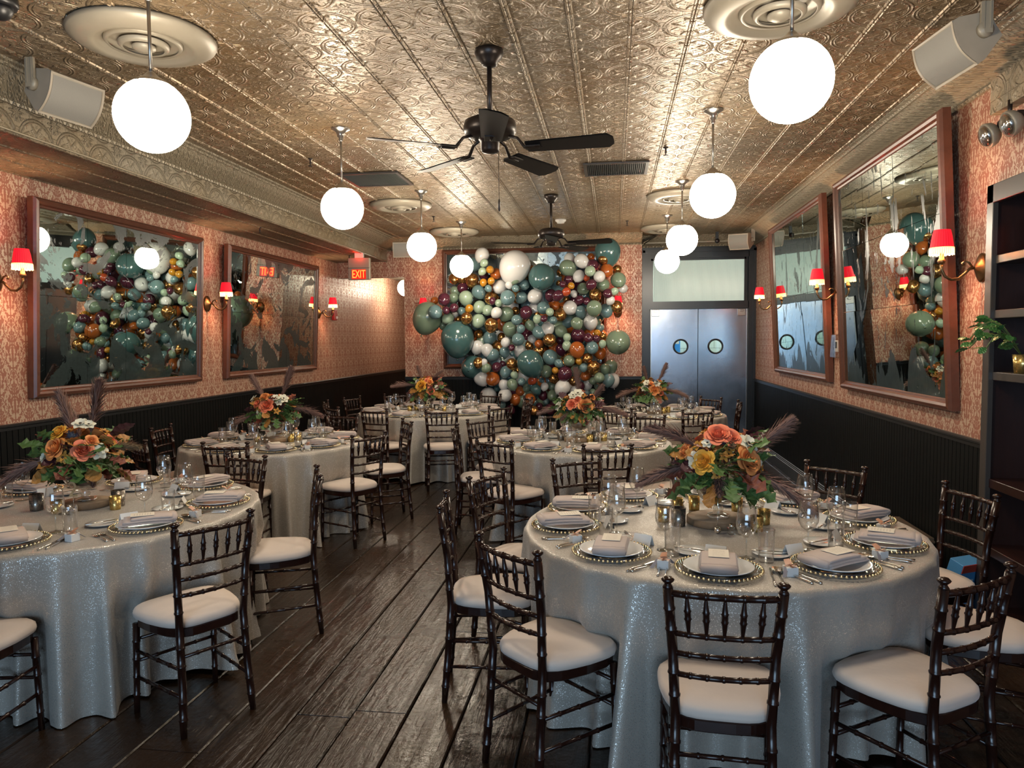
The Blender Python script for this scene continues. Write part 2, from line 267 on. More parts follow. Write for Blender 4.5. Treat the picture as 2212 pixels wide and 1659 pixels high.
# ------------------------------------------------ mesh builder
class B:
    def __init__(s): s.v=[]; s.f=[]; s.m=[]; s.sm=[]; s.uv=None
    def add(s,vs,fs,mi=0,smooth=False,mat=None):
        o=len(s.v)
        s.v+= [tuple(mat@Vector(p)) for p in vs] if mat is not None else [tuple(p) for p in vs]
        for f in fs: s.f.append(tuple(i+o for i in f)); s.m.append(mi); s.sm.append(smooth)
        return s
    def box(s,c,d,mi=0,mat=None):
        x,y,z=c; a,b,e=d[0]/2,d[1]/2,d[2]/2
        vs=[(x+i*a,y+j*b,z+k*e) for k in (-1,1) for j in (-1,1) for i in (-1,1)]
        return s.add(vs,[(0,2,3,1),(4,5,7,6),(0,1,5,4),(2,6,7,3),(0,4,6,2),(1,3,7,5)],mi,False,mat)
    def bbox(s,c,d,bv,mi=0,mat=None):      # box with chamfered vertical/top edges (superellipse-like)
        x,y,z=c; a,b,e=d[0]/2,d[1]/2,d[2]/2
        def ring(ax,ay,zz): return [(x+ax-bv,y-ay,zz),(x+ax,y-ay+bv,zz),(x+ax,y+ay-bv,zz),(x+ax-bv,y+ay,zz),(x-ax+bv,y+ay,zz),(x-ax,y+ay-bv,zz),(x-ax,y-ay+bv,zz),(x-ax+bv,y-ay,zz)]
        rs=[ring(a-bv*.6,b-bv*.6,z-e),ring(a,b,z-e+bv),ring(a,b,z+e-bv),ring(a-bv*.6,b-bv*.6,z+e)]
        vs=[p for r in rs for p in r]; fs=[tuple(range(7,-1,-1)),tuple(range(24,32))]
        for k in range(3):
            for i in range(8): j=(i+1)%8; fs.append((k*8+i,k*8+j,k*8+8+j,k*8+8+i))
        return s.add(vs,fs,mi,False,mat)
    def lathe(s,prof,n=24,c=(0,0,0),mi=0,smooth=True,mat=None,cap=True):
        vs=[];fs=[]
        for r,z in prof:
            for i in range(n): a=2*PI*i/n; vs.append((c[0]+r*math.cos(a),c[1]+r*math.sin(a),c[2]+z))
        for k in range(len(prof)-1):
            for i in range(n): j=(i+1)%n; fs.append((k*n+i,k*n+j,k*n+n+j,k*n+n+i))
        if cap:
            if prof[0][0]>1e-4: fs.append(tuple(range(n-1,-1,-1)))
            if prof[-1][0]>1e-4: fs.append(tuple(range((len(prof)-1)*n,len(prof)*n)))
        return s.add(vs,fs,mi,smooth,mat)
    def tube(s,pts,rad,n=8,mi=0,smooth=True,mat=None,cap=True):
        pts=[Vector(p) for p in pts]; vs=[];fs=[]; m=len(pts)
        if not hasattr(rad,'__len__'): rad=[rad]*m
        up=None
        for k,p in enumerate(pts):
            t=(pts[min(k+1,m-1)]-pts[max(k-1,0)]); t=t.normalized() if t.length>1e-9 else Vector((0,0,1))
            if up is None: up=t.orthogonal().normalized()
            up=(up-t*up.dot(t)); up=up.normalized() if up.length>1e-6 else t.orthogonal().normalized(); sd=t.cross(up)
            for i in range(n): a=2*PI*i/n; vs.append(p+(up*math.cos(a)+sd*math.sin(a))*rad[k])
        for k in range(m-1):
            for i in range(n): j=(i+1)%n; fs.append((k*n+i,k*n+j,k*n+n+j,k*n+n+i))
        if cap: fs+= [tuple(range(n-1,-1,-1)),tuple(range((m-1)*n,m*n))]
        return s.add(vs,fs,mi,smooth,mat)
    def grid(s,fn,nu,nv,mi=0,smooth=True,wrap=False,mat=None):
        vs=[fn(i/nu if wrap else i/nu,j/nv) for j in range(nv+1) for i in range(nu+(0 if wrap else 1))]; W=nu+(0 if wrap else 1); fs=[]
        for j in range(nv):
            for i in range(nu): k=(i+1)%W; fs.append((j*W+i,j*W+k,(j+1)*W+k,(j+1)*W+i))
        return s.add(vs,fs,mi,smooth,mat)
    def prism(s,poly,x0,x1,axis='x',mi=0,mat=None):
        n=len(poly)
        def P(a,b,t): return (t,a,b) if axis=='x' else ((a,t,b) if axis=='y' else (a,b,t))
        vs=[P(a,b,x0) for a,b in poly]+[P(a,b,x1) for a,b in poly]
        fs=[tuple(range(n-1,-1,-1)),tuple(range(n,2*n))]+[(i,(i+1)%n,n+(i+1)%n,n+i) for i in range(n)]
        return s.add(vs,fs,mi,False,mat)
    def mesh(s,name,mats,uvf=None):
        me=bpy.data.meshes.new(name); me.from_pydata(s.v,[],s.f)
        for k in (mats if isinstance(mats,(list,tuple)) else [mats]): me.materials.append(MT[k])
        me.polygons.foreach_set('material_index',s.m); me.polygons.foreach_set('use_smooth',s.sm)
        if uvf:
            ul=me.uv_layers.new(name='uv'); vs=me.vertices
            for lp in me.loops: ul.data[lp.index].uv=uvf(vs[lp.vertex_index].co)
        me.update(); return me
def put(name,me,parent=None,loc=(0,0,0),rot=(0,0,0),sc=(1,1,1)):
    o=bpy.data.objects.new(name,me); COL.objects.link(o)
    if parent is not None: o.parent=parent
    o.location=loc; o.rotation_euler=rot; o.scale=sc; return o
def obj(name,b,mats,parent=None,loc=(0,0,0),rot=(0,0,0),uvf=None): return put(name,b.mesh(name,mats,uvf),parent,loc,rot)
def tag(o,label,cat,group=None):
    o['label']=label; o['category']=cat
    if group: o['group']=group
    return o
def struct(name,b,mats,parent=None,uvf=None,stuff=False):
    o=obj(name,b,mats,parent,uvf=uvf)
    if parent is None: o['kind']='structure'
    elif stuff: o['kind']='stuff'
    return o
def empty(name,loc,rz=0,label=None,cat=None,group=None):
    o=bpy.data.objects.new(name,None); COL.objects.link(o); o.location=loc; o.rotation_euler=(0,0,rz); o.empty_display_size=.1
    if label: tag(o,label,cat,group)
    return o
KIDS={}
def dup(root,loc,rz,label,group=None,sc=None,_p=None):
    r=root.copy(); COL.objects.link(r)
    if _p is None:
        r.location=loc; r.rotation_euler=(0,0,rz); r['label']=label
        if group: r['group']=group
        if sc: r.scale=(sc,sc,sc)
    else: r.parent=_p
    for ch in list(root.children): dup(ch,None,0,None,_p=r)
    return r
def text_mesh(txt,size,depth,mat):
    c=bpy.data.curves.new('t','FONT'); c.body=txt; c.size=size; c.extrude=depth; c.align_x='CENTER'; c.align_y='CENTER'
    o=bpy.data.objects.new('t',c); me=bpy.data.meshes.new_from_object(o); bpy.data.objects.remove(o); me.materials.clear(); me.materials.append(MT[mat]); return me

# ------------------------------------------------ room dimensions
XL,XR,YF,YD,YB=-4.27,2.11,11.1,11.5,-3.4; XB=-3.46; ZC=3.20; ZS=2.888; ZK=3.06; XA=.42; XO=-3.2; ZH=2.646; YH=15.2
UX=lambda p:(p.x,p.z); UY=lambda p:(p.y,p.z); UF=lambda p:(p.x+1.084+.2935*40,p.y)
# floor: boards are parts
b=B(); b.box(((XL+XR)/2,(YB+YH)/2,-.06),(XR-XL+.6,YH-YB+.4,.08)); floor=struct('floor',b,'gap')
x=XL-.02; k=0; rnd=random.Random(3)
while x<XR:
    wd=rnd.choice((.245,.26,.275,.25,.285)); y=YB-rnd.random()*1.5
    while y<YH:
        ln=rnd.choice((3.2,4.1,4.8,2.7)); y1=min(y+ln,YH+.05); y0=max(y,YB)
        if y1-y0>.1:
            g=.0028; e=.006; zt=rnd.uniform(-.0012,.0012); xa,xb=x+g,x+wd-g; ya,yb=y0+.0015,y1-.0015
            bb=B(); bb.add([(xa,ya,-.02),(xb,ya,-.02),(xb,yb,-.02),(xa,yb,-.02),(xa,ya,-e+zt),(xb,ya,-e+zt),(xb,yb,-e+zt),(xa,yb,-e+zt),
                (xa+e,ya+.002,zt),(xb-e,ya+.002,zt),(xb-e,yb-.002,zt),(xa+e,yb-.002,zt)],
                [(0,1,5,4),(1,2,6,5),(2,3,7,6),(3,0,4,7),(4,5,9,8),(5,6,10,9),(6,7,11,10),(7,4,8,11),(8,9,10,11)])
            obj('floorboard',bb,'floor%d'%rnd.randrange(4),floor); k+=1
        y+=ln
    x+=wd
# ceiling slab + tin panels (beaded long edges), each panel a part
b=B(); b.box(((XB+XR)/2,(YB+YF)/2,ZC+.06),(XR-XB+.3,YF-YB+.3,.08)); b.box(((XA+XR)/2,(YF+YD)/2,ZC+.06),(XR-XA+.3,.9,.08)); ceiling=struct('ceiling',b,'plaster')
def panel(x0,x1,y0,y1,z,mat,parent,nm='tin_panel'):
    g=.001; r=.006; x0+=g;x1-=g;y0+=g;y1-=g
    pr=[(x0,z+.012),(x0,z-.004),(x0+.004,z-.0075),(x0+.010,z-.0075),(x0+.015,z),(x1-.015,z),(x1-.010,z-.0075),(x1-.004,z-.0075),(x1,z-.004),(x1,z+.012)]
    b=B(); n=len(pr); b.add([(a,y0,c) for a,c in pr]+[(a,y1,c) for a,c in pr],[(i,i+n,i+1+n,i+1) for i in range(n-1)])
    return obj(nm,b,mat,parent,uvf=UF)
xs=[-1.084+.2935*i for i in range(-9,12)]; xs=[max(XB,min(XR,v)) for v in xs]; xs=[XB]+[v for v in xs if XB+.05<v<XR-.05]+[XR]
for i in range(len(xs)-1):
    yend=YD if xs[i+1]>XA+.15 else YF
    y=YB+(i%2)*.587-.587
    while y<yend:
        y0,y1=max(y,YB),min(y+1.174,yend)
        if y1-y0>.05: panel(xs[i],xs[i+1],y0,y1,ZC,'tin',ceiling)
        y+=1.174
# lowered soffit over the left side
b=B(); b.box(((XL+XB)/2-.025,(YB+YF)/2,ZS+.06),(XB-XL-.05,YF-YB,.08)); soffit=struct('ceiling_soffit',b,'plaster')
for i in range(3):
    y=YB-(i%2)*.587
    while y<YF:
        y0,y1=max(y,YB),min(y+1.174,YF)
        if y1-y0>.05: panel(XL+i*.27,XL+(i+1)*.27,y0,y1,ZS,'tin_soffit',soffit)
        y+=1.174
# beam face panels
beam=struct('trim_1',B().box((XB-.03,(YB+YF)/2,(ZS+ZK)/2+.035),(.03,YF-YB,ZK-ZS+.06)),'plaster')
y=YB
while y<YF:
    y1=min(y+.587,YF); bb=B(); x=XB
    bb.box((x-.006,(y+y1)/2,(ZS+ZK+.03)/2),(.012,y1-y-.003,ZK+.03-ZS))
    obj('tin_panel',bb,'tin_beam',beam,uvf=lambda p:(p.y,p.z*1.0+.06)); y+=.587
def bead_row(path0,path1,r=.011,step=.034):
    b=B(); a=Vector(path0); c=Vector(path1); n=int((c-a).length/step)
    for i in range(n):
        p=a.lerp(c,(i+.5)/n); b.add([(p.x+r,p.y,p.z),(p.x-r,p.y,p.z),(p.x,p.y+r,p.z),(p.x,p.y-r,p.z),(p.x,p.y,p.z+r),(p.x,p.y,p.z-r)],[(0,2,4),(2,1,4),(1,3,4),(3,0,4),(2,0,5),(1,2,5),(3,1,5),(0,3,5)],0,True)
    b.tube([path0,path1],r*.7,6); return b
struct('bead_moulding',bead_row((XB+.004,YB,ZS+.012),(XB+.004,YF,ZS+.012)),'cornice',beam,stuff=True)
# cove cornices; profile d = distance from wall, z
prof=[(0,ZK-.01),(.018,ZK-.012),(.024,ZK+.004),(.014,ZK+.016),(.03,ZK+.026),(.07,ZK+.045),(.115,ZK+.062),(.155,ZK+.082),(.18,ZK+.105),(.188,ZK+.112),(.205,ZK+.112),(.215,ZK+.124),(.24,ZK+.128),(.245,ZC+.005)]
def cornice(name,p0,p1,nrm):
    p0=Vector(p0);p1=Vector(p1);nr=Vector(nrm); n=max(2,int((p1-p0).length/.5)); b=B(); vs=[];fs=[];m=len(prof)
    for i in range(n+1):
        q=p0.lerp(p1,i/n)
        for d,z in prof: vs.append((q.x+nr.x*d,q.y+nr.y*d,z))
    for i in range(n):
        for j in range(m-1): fs.append((i*m+j,(i+1)*m+j,(i+1)*m+j+1,i*m+j+1))
    fs.append(tuple(range(m))); fs.append(tuple(range(n*m+m-1,n*m-1,-1)))
    b.add(vs,fs,0,False); return struct(name,b,'cornice',uvf=lambda p:(p.x+p.y, p.z*1.4))
cornice('trim_2',(XR,YB,0),(XR,YD,0),(-1,0,0)); cornice('trim_3',(XB,YB,0),(XB,YF,0),(1,0,0))
cornice('trim_4',(XB,YF,0),(XA,YF,0),(0,-1,0)); cornice('trim_5',(XA,YD,0),(XR,YD,0),(0,-1,0)); cornice('trim_6',(XA+.001,YF-.005,0),(XA+.001,YD,0),(1,0,0))
# walls: wallpaper sheets with black beadboard below
def quad(b,p,mi=0): b.add(p,[(0,1,2,3)],mi)
WL,WR,WF=1.095,1.06,1.112
def wall(name,quads,uvf,thick=None): 
    b=B()
    for q in quads: quad(b,q)
    return struct(name,b,'wallpaper',uvf=uvf)
wl=wall('wall_left',[[(XL,YB,0),(XL,YH,0),(XL,YH,ZC),(XL,YB,ZC)]],UY)
wr=wall('wall_right',[[(XR,YD,0),(XR,4.47,0),(XR,4.47,ZC),(XR,YD,ZC)],[(XR,4.47,2.49),(XR,YB,2.49),(XR,YB,ZC),(XR,4.47,ZC)],[(XR,2.6,0),(XR,YB,0),(XR,YB,2.49),(XR,2.6,2.49)]],UY)
wf=wall('wall_far',[[(XO,YF,0),(XA,YF,0),(XA,YF,ZC),(XO,YF,ZC)],[(XL,YF,ZH),(XO,YF,ZH),(XO,YF,ZC),(XL,YF,ZC)]],UX)
b=B(); quad(b,[(XA,YF,0),(XA,YD,0),(XA,YD,ZC),(XA,YF,ZC)]); quad(b,[(XO,YF,0),(XO,YH,0),(XO,YH,ZC),(XO,YF,ZC)]); struct('wall_return',b,'wallpaper',uvf=UY)
b=B(); quad(b,[(XL,YH,0),(XO,YH,0),(XO,YH,ZC),(XL,YH,ZC)]); struct('wall_hall_end',b,'wallpaper',uvf=UX)
b=B(); b.box(((XL+XO)/2,(YF+YH)/2+.02,2.90),(XO-XL,YH-YF,.06)); b.box(((XL+XO)/2,YF+.08,ZH+.035),(XO-XL,.12,.06)); struct('ceiling_hall',b,'plaster')
def beadboard(b,p0,p1,nrm,z0,z1,pitch=.0533):
    p0=Vector(p0);p1=Vector(p1);nr=Vector(nrm); n=max(1,round((p1-p0).length/pitch)); t=(p1-p0)/n
    for i in range(n):
        a=p0+t*i+t*.06; c=p0+t*(i+1)-t*.06; o=nr*.012; z=(z0,z1)
        vs=[(q.x+w_.x,q.y+w_.y,zz) for zz in z for q,w_ in ((a,nr*.003),(a,o),(c,o),(c,nr*.003))]
        b.add(vs,[(0,1,5,4),(1,2,6,5),(2,3,7,6)])
    b.add([(p0.x+nr.x*.002,p0.y+nr.y*.002,z0),(p1.x+nr.x*.002,p1.y+nr.y*.002,z0),(p1.x+nr.x*.002,p1.y+nr.y*.002,z1),(p0.x+nr.x*.002,p0.y+nr.y*.002,z1)],[(0,1,2,3)])
def rail(name,p0,p1,nrm,z,hgt=.045,dp=.03):
    p0=Vector(p0);p1=Vector(p1);nr=Vector(nrm); pf=[(0,z),(dp*.6,z),(dp,z-.008),(dp,z-.018),(dp*.6,z-.024),(dp*.6,z-hgt),(0,z-hgt)]
    b=B(); vs=[(q.x+nr.x*d,q.y+nr.y*d,zz) for q in (p0,p1) for d,zz in pf]; m=len(pf)
    b.add(vs,[(j,m+j,m+(j+1)%m,(j+1)%m) for j in range(m)]+[tuple(range(m)),tuple(range(2*m-1,m-1,-1))]); return struct(name,b,'black_trim')
for par,p0,p1,nr,zt,nm in ((wl,(XL,YB,0),(XL,YH,0),(1,0,0),WL,'trim_7'),(wr,(XR,YD,0),(XR,4.47,0),(-1,0,0),WR,'trim_8'),(wf,(XO,YF,0),(XA,YF,0),(0,-1,0),WF,'trim_9')):
    b=B(); beadboard(b,p0,p1,nr,0,zt); struct('beadboard',b,'black_panel',par,stuff=True); rail(nm,p0,p1,nr,zt)
def base(name,p0,p1,nrm):
    p0=Vector(p0);p1=Vector(p1);nr=Vector(nrm); pf=[(.012,.17),(.018,.165),(.020,.152),(.026,.148),(.026,.135),(.032,.13),(.034,0),(.012,0)]
    b=B(); m=len(pf); b.add([(q.x+nr.x*d,q.y+nr.y*d,z) for q in (p0,p1) for d,z in pf],[(j,m+j,m+(j+1)%m,(j+1)%m) for j in range(m)]); struct(name,b,'black_trim')
base('baseboard_left',(XL,YB,0),(XL,YH,0),(1,0,0)); base('baseboard_right',(XR,YD,0),(XR,4.47,0),(-1,0,0)); base('baseboard_far',(XO,YF,0),(XA,YF,0),(0,-1,0))
# back wall with street window opening behind the camera
b=B(); zw0,zw1=.6,2.5
for q in ((XL,XR,0,zw0),(XL,XR,zw1,ZC)): quad(b,[(q[0],YB,q[2]),(q[1],YB,q[2]),(q[1],YB,q[3]),(q[0],YB,q[3])])
for q in ((XL,-2.5),(1.5,XR)): quad(b,[(q[0],YB,zw0),(q[1],YB,zw0),(q[1],YB,zw1),(q[0],YB,zw1)])
struct('wall_back',b,'black_trim')
b=B(); [b.box((xx,YB,1.55),(.05,.06,1.9)) for xx in (-2.5,-1.17,.17,1.5)]; [b.box((-.5,YB,zz),(4,.06,.05)) for zz in (.6,2.5)]; wn=struct('window_1',b,'black_trim')

# ------------------------------------------------ kitchen doors and transom
def plate_hole(b,x0,x1,z0,z1,y,cx,cz,r,n=40,mi=0):
    ring=[];out=[]
    for i in range(n):
        a=2*PI*i/n; c,s=math.cos(a),math.sin(a); ring.append((cx+r*c,y,cz+r*s))
        t=min(((x1-cx)/c if c>1e-9 else ((x0-cx)/c if c<-1e-9 else 1e9)),((z1-cz)/s if s>1e-9 else ((z0-cz)/s if s<-1e-9 else 1e9))); out.append((cx+t*c,y,cz+t*s))
    b.add(ring+out,[(i,(i+1)%n,n+(i+1)%n,n+i) for i in range(n)],mi)
    # corner fillers
    for X,Z in ((x1,z1),(x0,z1),(x0,z0),(x1,z0)):
        ang=math.atan2(Z-cz,X-cx)%(2*PI); i=int(ang/(2*PI)*n)%n; p,q=out[i],out[(i+1)%n]; b.add([p,q,(X,y,Z)],[(0,1,2)],mi)
    return ring
for i,(x0,x1,px) in enumerate(((.566,1.270,1.018),(1.280,1.995,1.534))):
    b=B(); r=.098; ra=plate_hole(b,x0,x1,.012,2.108,YD-.02,px,1.543,r); rb=plate_hole(b,x0,x1,.012,2.108,YD+.025,px,1.543,r); n=len(ra)
    b.add(ra+rb,[(k,(k+1)%n,n+(k+1)%n,n+k) for k in range(n)]); b.add([(x0,YD-.02,.012),(x1,YD-.02,.012),(x1,YD-.02,2.108),(x0,YD-.02,2.108),(x0,YD+.025,.012),(x1,YD+.025,.012),(x1,YD+.025,2.108),(x0,YD+.025,2.108)],[(0,1,5,4),(1,2,6,5),(2,3,7,6),(3,0,4,7)])
    dr=struct('door_%d'%(i+1),b,'steel')
    pr=B(); pr.tube([(px+(r+.006)*math.cos(2*PI*k/32),YD-.026,1.543+(r+.006)*math.sin(2*PI*k/32)) for k in range(33)],.014,8,cap=False); obj('porthole_gasket',pr,'rubber',dr)
    pn=B(); pn.add([(px+r*math.cos(2*PI*k/32),YD,1.543+r*math.sin(2*PI*k/32)) for k in range(32)],[tuple(range(32))]); obj('porthole_pane',pn,'pane',dr)
    hg=B(); hx=x0+.07 if i==0 else x1-.085; hg.bbox((hx,YD-.03,2.055),(.115,.02,.10),.004); hg.bbox((hx,YD-.045,2.08),(.05,.02,.03),.004); obj('hinge_plate',hg,'nickel',dr)
    st=B(); st.box(((x0+.004) if i==0 else (x1-.004),YD-.024,1.06),(.008,.01,2.09)); obj('edge_strip',st,'nickel',dr)
b=B(); yc=YD-.02
b.box((.485,yc,1.5),(.13,.09,3.03)); b.box((2.055,yc,1.5),(.11,.09,3.03)); b.box((1.28,yc,2.945),(1.46,.09,.14)); b.box((1.28,yc,2.17),(1.46,.09,.115))
for xx,wd in ((.46,.045),(2.09,.04)): b.box((xx,yc-.055,1.5),(wd,.03,3.0))
b.box((1.28,yc-.055,2.99),(1.67,.03,.05)); b.box((1.28,YD+.03,3.09),(1.75,.05,.30)); b.box((2.00,YD+.03,2.55),(.06,.05,.72)); b.box((.57,YD+.03,2.55),(.07,.05,.72)); b.box((1.275,YD+.045,1.06),(.05,.02,2.1)); b.box((.55,YD+.045,1.06),(.05,.02,2.1)); b.box((2.01,YD+.045,1.06),(.05,.02,2.1)); b.box((1.28,YD+.045,2.12),(1.5,.02,.06)); b.box((.575,yc-.01,2.55),(.05,.04,.66)); b.box((1.965,yc-.01,2.55),(.04,.04,.66)); b.box((1.27,yc-.01,2.86),(1.4,.04,.03))  # backing boards added so kitchen light does not leak past doors and transom
struct('trim_10',b,'black_trim')
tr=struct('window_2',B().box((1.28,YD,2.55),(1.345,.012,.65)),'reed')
b=B(); quad(b,[(XA-.2,12.9,0),(XR+.6,12.9,0),(XR+.6,12.9,3.1),(XA-.2,12.9,3.1)]); struct('wall_kitchen',b,'tiles',uvf=UX)
b=B(); b.box((1.3,12.2,3.12),(2.8,1.6,.04)); b.box((XA-.2,12.2,1.55),(.04,1.5,3.1)); b.box((XR+.5,12.2,1.55),(.04,1.5,3.1)); struct('ceiling_kitchen',b,'plaster')
b=B()
for i in range(8): b.box((.86+i*.035,12.75+.012*(i%2),1.25),(.036,.03,1.0))
tag(obj('blue_curtain',b,'kitchen_blue'),'blue strip curtain seen through the left porthole','curtain')
tag(obj('wall_notice',B().bbox((1.055,12.68,1.60),(.085,.008,.05),.003),'paper'),'small white notice behind the left porthole','notice')

# ------------------------------------------------ mirrors
def mirror(side,y0,y1,z0,z1,lean0,lean1,label,mat,cols,rows,fw=.075,group=None):
    # built flat in local XZ, front = -Y
    W=abs(y1-y0); Hh=z1-z0; ang=math.atan2(lean1-lean0,Hh)
    if side=='L': root=empty('wall_mirror',(XL+.035+lean0,y0,z0)); root.rotation_euler=(0,0,PI/2); sg=1
    elif side=='R': root=empty('wall_mirror',(XR-.035-lean0,y1,z0)); root.rotation_euler=(0,0,-PI/2)
    else: root=empty('wall_mirror',(y0,YF-.035,z0))
    root.rotation_mode='XYZ'
    if ang: root.rotation_euler=(ang,0,root.rotation_euler[2])
    tag(root,label,'mirror',group)
    pf=[(0,.035),(0,-.012),(.012,-.030),(.030,-.036),(.046,-.028),(.056,-.012),(fw-.006,-.008),(fw,.002)]
    m=len(pf); cs=[(0,0,1,1),(W,0,-1,1),(W,Hh,-1,-1),(0,Hh,1,-1)]
    for nm,(i,j) in (('frame_rail',(0,1)),('frame_stile',(1,2)),('frame_rail',(2,3)),('frame_stile',(3,0))):
        b=B(); vs=[]
        for c in (i,j):
            x,z,sx,sz=cs[c]
            for d,yy in pf: vs.append((x+sx*d,yy,z+sz*d))
        b.add(vs,[(k,k+1,m+k+1,m+k) for k in range(m-1)]+[(0,m,2*m-1,m-1)],0,False); obj(nm,b,'frame',root)
    xs=[fw-.004]+[fw+(W-2*fw)*c for c in cols]+[W-fw+.004]; zs=[fw-.004]+[fw+(Hh-2*fw)*c for c in rows]+[Hh-fw+.004]; rr=random.Random(len(label))
    for i in range(len(xs)-1):
        for j in range(len(zs)-1):
            g=.0016; a,c,e,f=xs[i]+g,xs[i+1]-g,zs[j]+g,zs[j+1]-g; t1,t2=rr.uniform(-.0015,.0015),rr.uniform(-.002,.002)
            b=B(); b.add([(a,t1,e),(c,t2,e),(c,t2*.5,f),(a,-t1,f),(a,.012,e),(c,.012,e),(c,.012,f),(a,.012,f)],[(0,1,2,3),(0,4,5,1),(1,5,6,2),(2,6,7,3),(3,7,4,0)])
            obj('mirror_pane',b,mat,root,uvf=lambda p:(p.x,p.z))
    return root
mirror('L',4.87,7.10,1.265,2.735,.0,.07,'large antiqued left wall mirror in walnut frame, nearer the camera','mirror_l',(.24,.47,.83),(.52,))
mirror('L',7.60,10.08,1.265,2.74,.0,.07,'antiqued left wall mirror in walnut frame, farther along beside the exit sign','mirror_l',(.3,.62),(.5,))
mirror('R',4.83,7.03,1.20,3.04,.0,.10,'tall antiqued right wall mirror in walnut frame, nearer the cabinet','mirror_r',(.30,.62),(.36,.68))
mirror('R',7.44,9.80,1.23,3.04,.0,.10,'tall antiqued right wall mirror in walnut frame, beside the steel doors','mirror_r',(.35,.68),(.5,))
mirror('F',-2.58,-.1,1.235,3.04,0,0,'antiqued far wall mirror in dark frame behind the balloons','mirror_f',(.33,.66),(.5,))

# ------------------------------------------------ ceiling fittings
def pendant(x,y,label,i):
    r=empty('globe_pendant',(x,y,ZC),0,label,'pendant lamp','opal globe pendants in two rows')
    obj('canopy',B().lathe([(.066,0),(.068,-.006),(.062,-.012),(.050,-.016),(.034,-.03),(.026,-.05),(.024,-.062),(.016,-.068),(.014,-.09),(.008,-.094)],24),'nickel',r)
    obj('rod',B().tube([(0,0,-.08),(0,0,-.43)],.0075,10),'nickel',r)
    b=B().lathe([(.012,-.385),(.022,-.395),(.034,-.408),(.062,-.424),(.078,-.436),(.080,-.452),(.074,-.456)],28)
    for k in range(3): a=2*PI*k/3+.5; b.tube([(.076*math.cos(a),.076*math.sin(a),-.446),(.098*math.cos(a),.098*math.sin(a),-.446)],.005,6)
    obj('fitter',b,'nickel',r)
    R=.1525; cz=2.63-ZC; pr=[]
    for k in range(21):
        a=-PI/2+(PI/2+1.02)*k/20; pr.append((R*math.cos(a) if k else .0005,cz+R*math.sin(a)))
    obj('globe',B().lathe(pr,40),'globe',r); return r
PY=[(2.97,'nearest'),(5.20,'second'),(7.45,'third'),(9.46,'farthest')]
for sx,sn in ((-1.95,'left'),(.668,'right')):
    for y,nm in PY: pendant(sx+(0 if sn=='right' else 0),y,'white opal globe pendant, %s in the %s row'%(nm,sn),0)
hp=pendant(-3.80,13.3,'opal globe pendant in the hallway beyond the far wall',0); hp.location.z=2.645+.57
def fan(x,y,a0,label):
    r=empty('ceiling_fan',(x,y,ZC),0,label,'ceiling fan','dark ceiling fans')
    obj('canopy',B().lathe([(.075,0),(.078,-.02),(.066,-.045),(.045,-.065),(.042,-.08),(.030,-.085),(.014,-.09)],28),'bronze_fan',r)
    obj('rod',B().tube([(0,0,-.07),(0,0,-.37)],.0135,12),'bronze_fan',r)
    obj('motor_housing',B().lathe([(.02,-.345),(.05,-.352),(.10,-.358),(.135,-.375),(.142,-.40),(.142,-.425),(.130,-.445),(.105,-.458),(.06,-.462)],36),'bronze_fan',r)
    obj('switch_housing',B().lathe([(.06,-.455),(.062,-.47),(.050,-.478),(.050,-.525),(.042,-.535),(.02,-.54),(.001,-.542)],28),'bronze_fan',r)
    for k in range(5):
        a=a0+k*72; b=B(); n=8; R0,R1=.20,.66
        def pt(u,v):
            rr=R0+(R1-R0)*u; hw=(.052+.018*u)*(1 if u<.93 else math.sqrt(max(0,1-((u-.93)/.07)**2))*.55+.45)
            yy=(v-.5)*2*hw; return (rr,yy,-.515-yy*.22)
        b.grid(pt,16,2,0,False); b.grid(lambda u,v:(lambda q:(q[0],q[1],q[2]-.007))(pt(u,1-v)),16,2,0,False)
        bl=obj('blade',b,'blade',r,rot=(0,0,a*D2R))
        obj('blade_iron',B().tube([(.10,0,-.455),(.15,0,-.47),(.19,0,-.520),(.27,0,-.522)],[.009,.008,.010,.012],6).box((.235,0,-.524),(.09,.07,.006)),'bronze_fan',bl)
    if y<5: obj('pull_chain',B().tube([(.045,0,-.51),(.046,0,-.78)],.0016,5).lathe([(.001,-.85),(.006,-.842),(.007,-.80),(.003,-.785),(.001,-.78)],8,c=(.046,0,0)),'bronze_fan',r)
    return r
fan(-.652,3.955,-7,'large dark five-blade ceiling fan hanging nearest the camera')
fan(-.655,7.915,-13,'dark five-blade ceiling fan farther back above the far tables')
def diffuser(x,y,label):
    r=empty('air_diffuser',(x,y,ZC),0,label,'air vent','round ceiling air diffusers')
    obj('medallion',B().lathe([(.335,.0),(.345,-.012),(.338,-.03),(.30,-.05),(.25,-.062),(.225,-.058),(.215,-.045),(.195,-.045),(.19,-.03)],48),'plaster',r)
    obj('throat',B().lathe([(.205,-.028),(.001,-.027)],40),'vent',r)
    for k,(ra,rb,z0) in enumerate(((.182,.160,-.045),(.118,.094,-.060),(.055,.001,-.072))):
        obj('diffuser_ring',B().lathe([(ra,z0+.018),(ra,z0+.006),(rb+.010 if rb>.01 else .03,z0-.008),(rb,z0-.004 if rb>.01 else z0-.012)],36,cap=False),'plaster',r)
diffuser(-2.33,3.50,'round plaster air diffuser, nearest on the left of the ceiling'); diffuser(.76,3.62,'round plaster air diffuser, nearest on the right of the ceiling')
diffuser(-2.36,8.13,'round plaster air diffuser, middle left beside the vent'); diffuser(.70,8.14,'round plaster air diffuser, middle right near the globes')
diffuser(-2.2,10.2,'round plaster air diffuser, farthest on the left'); diffuser(.72,10.45,'round plaster air diffuser before the steel doors')
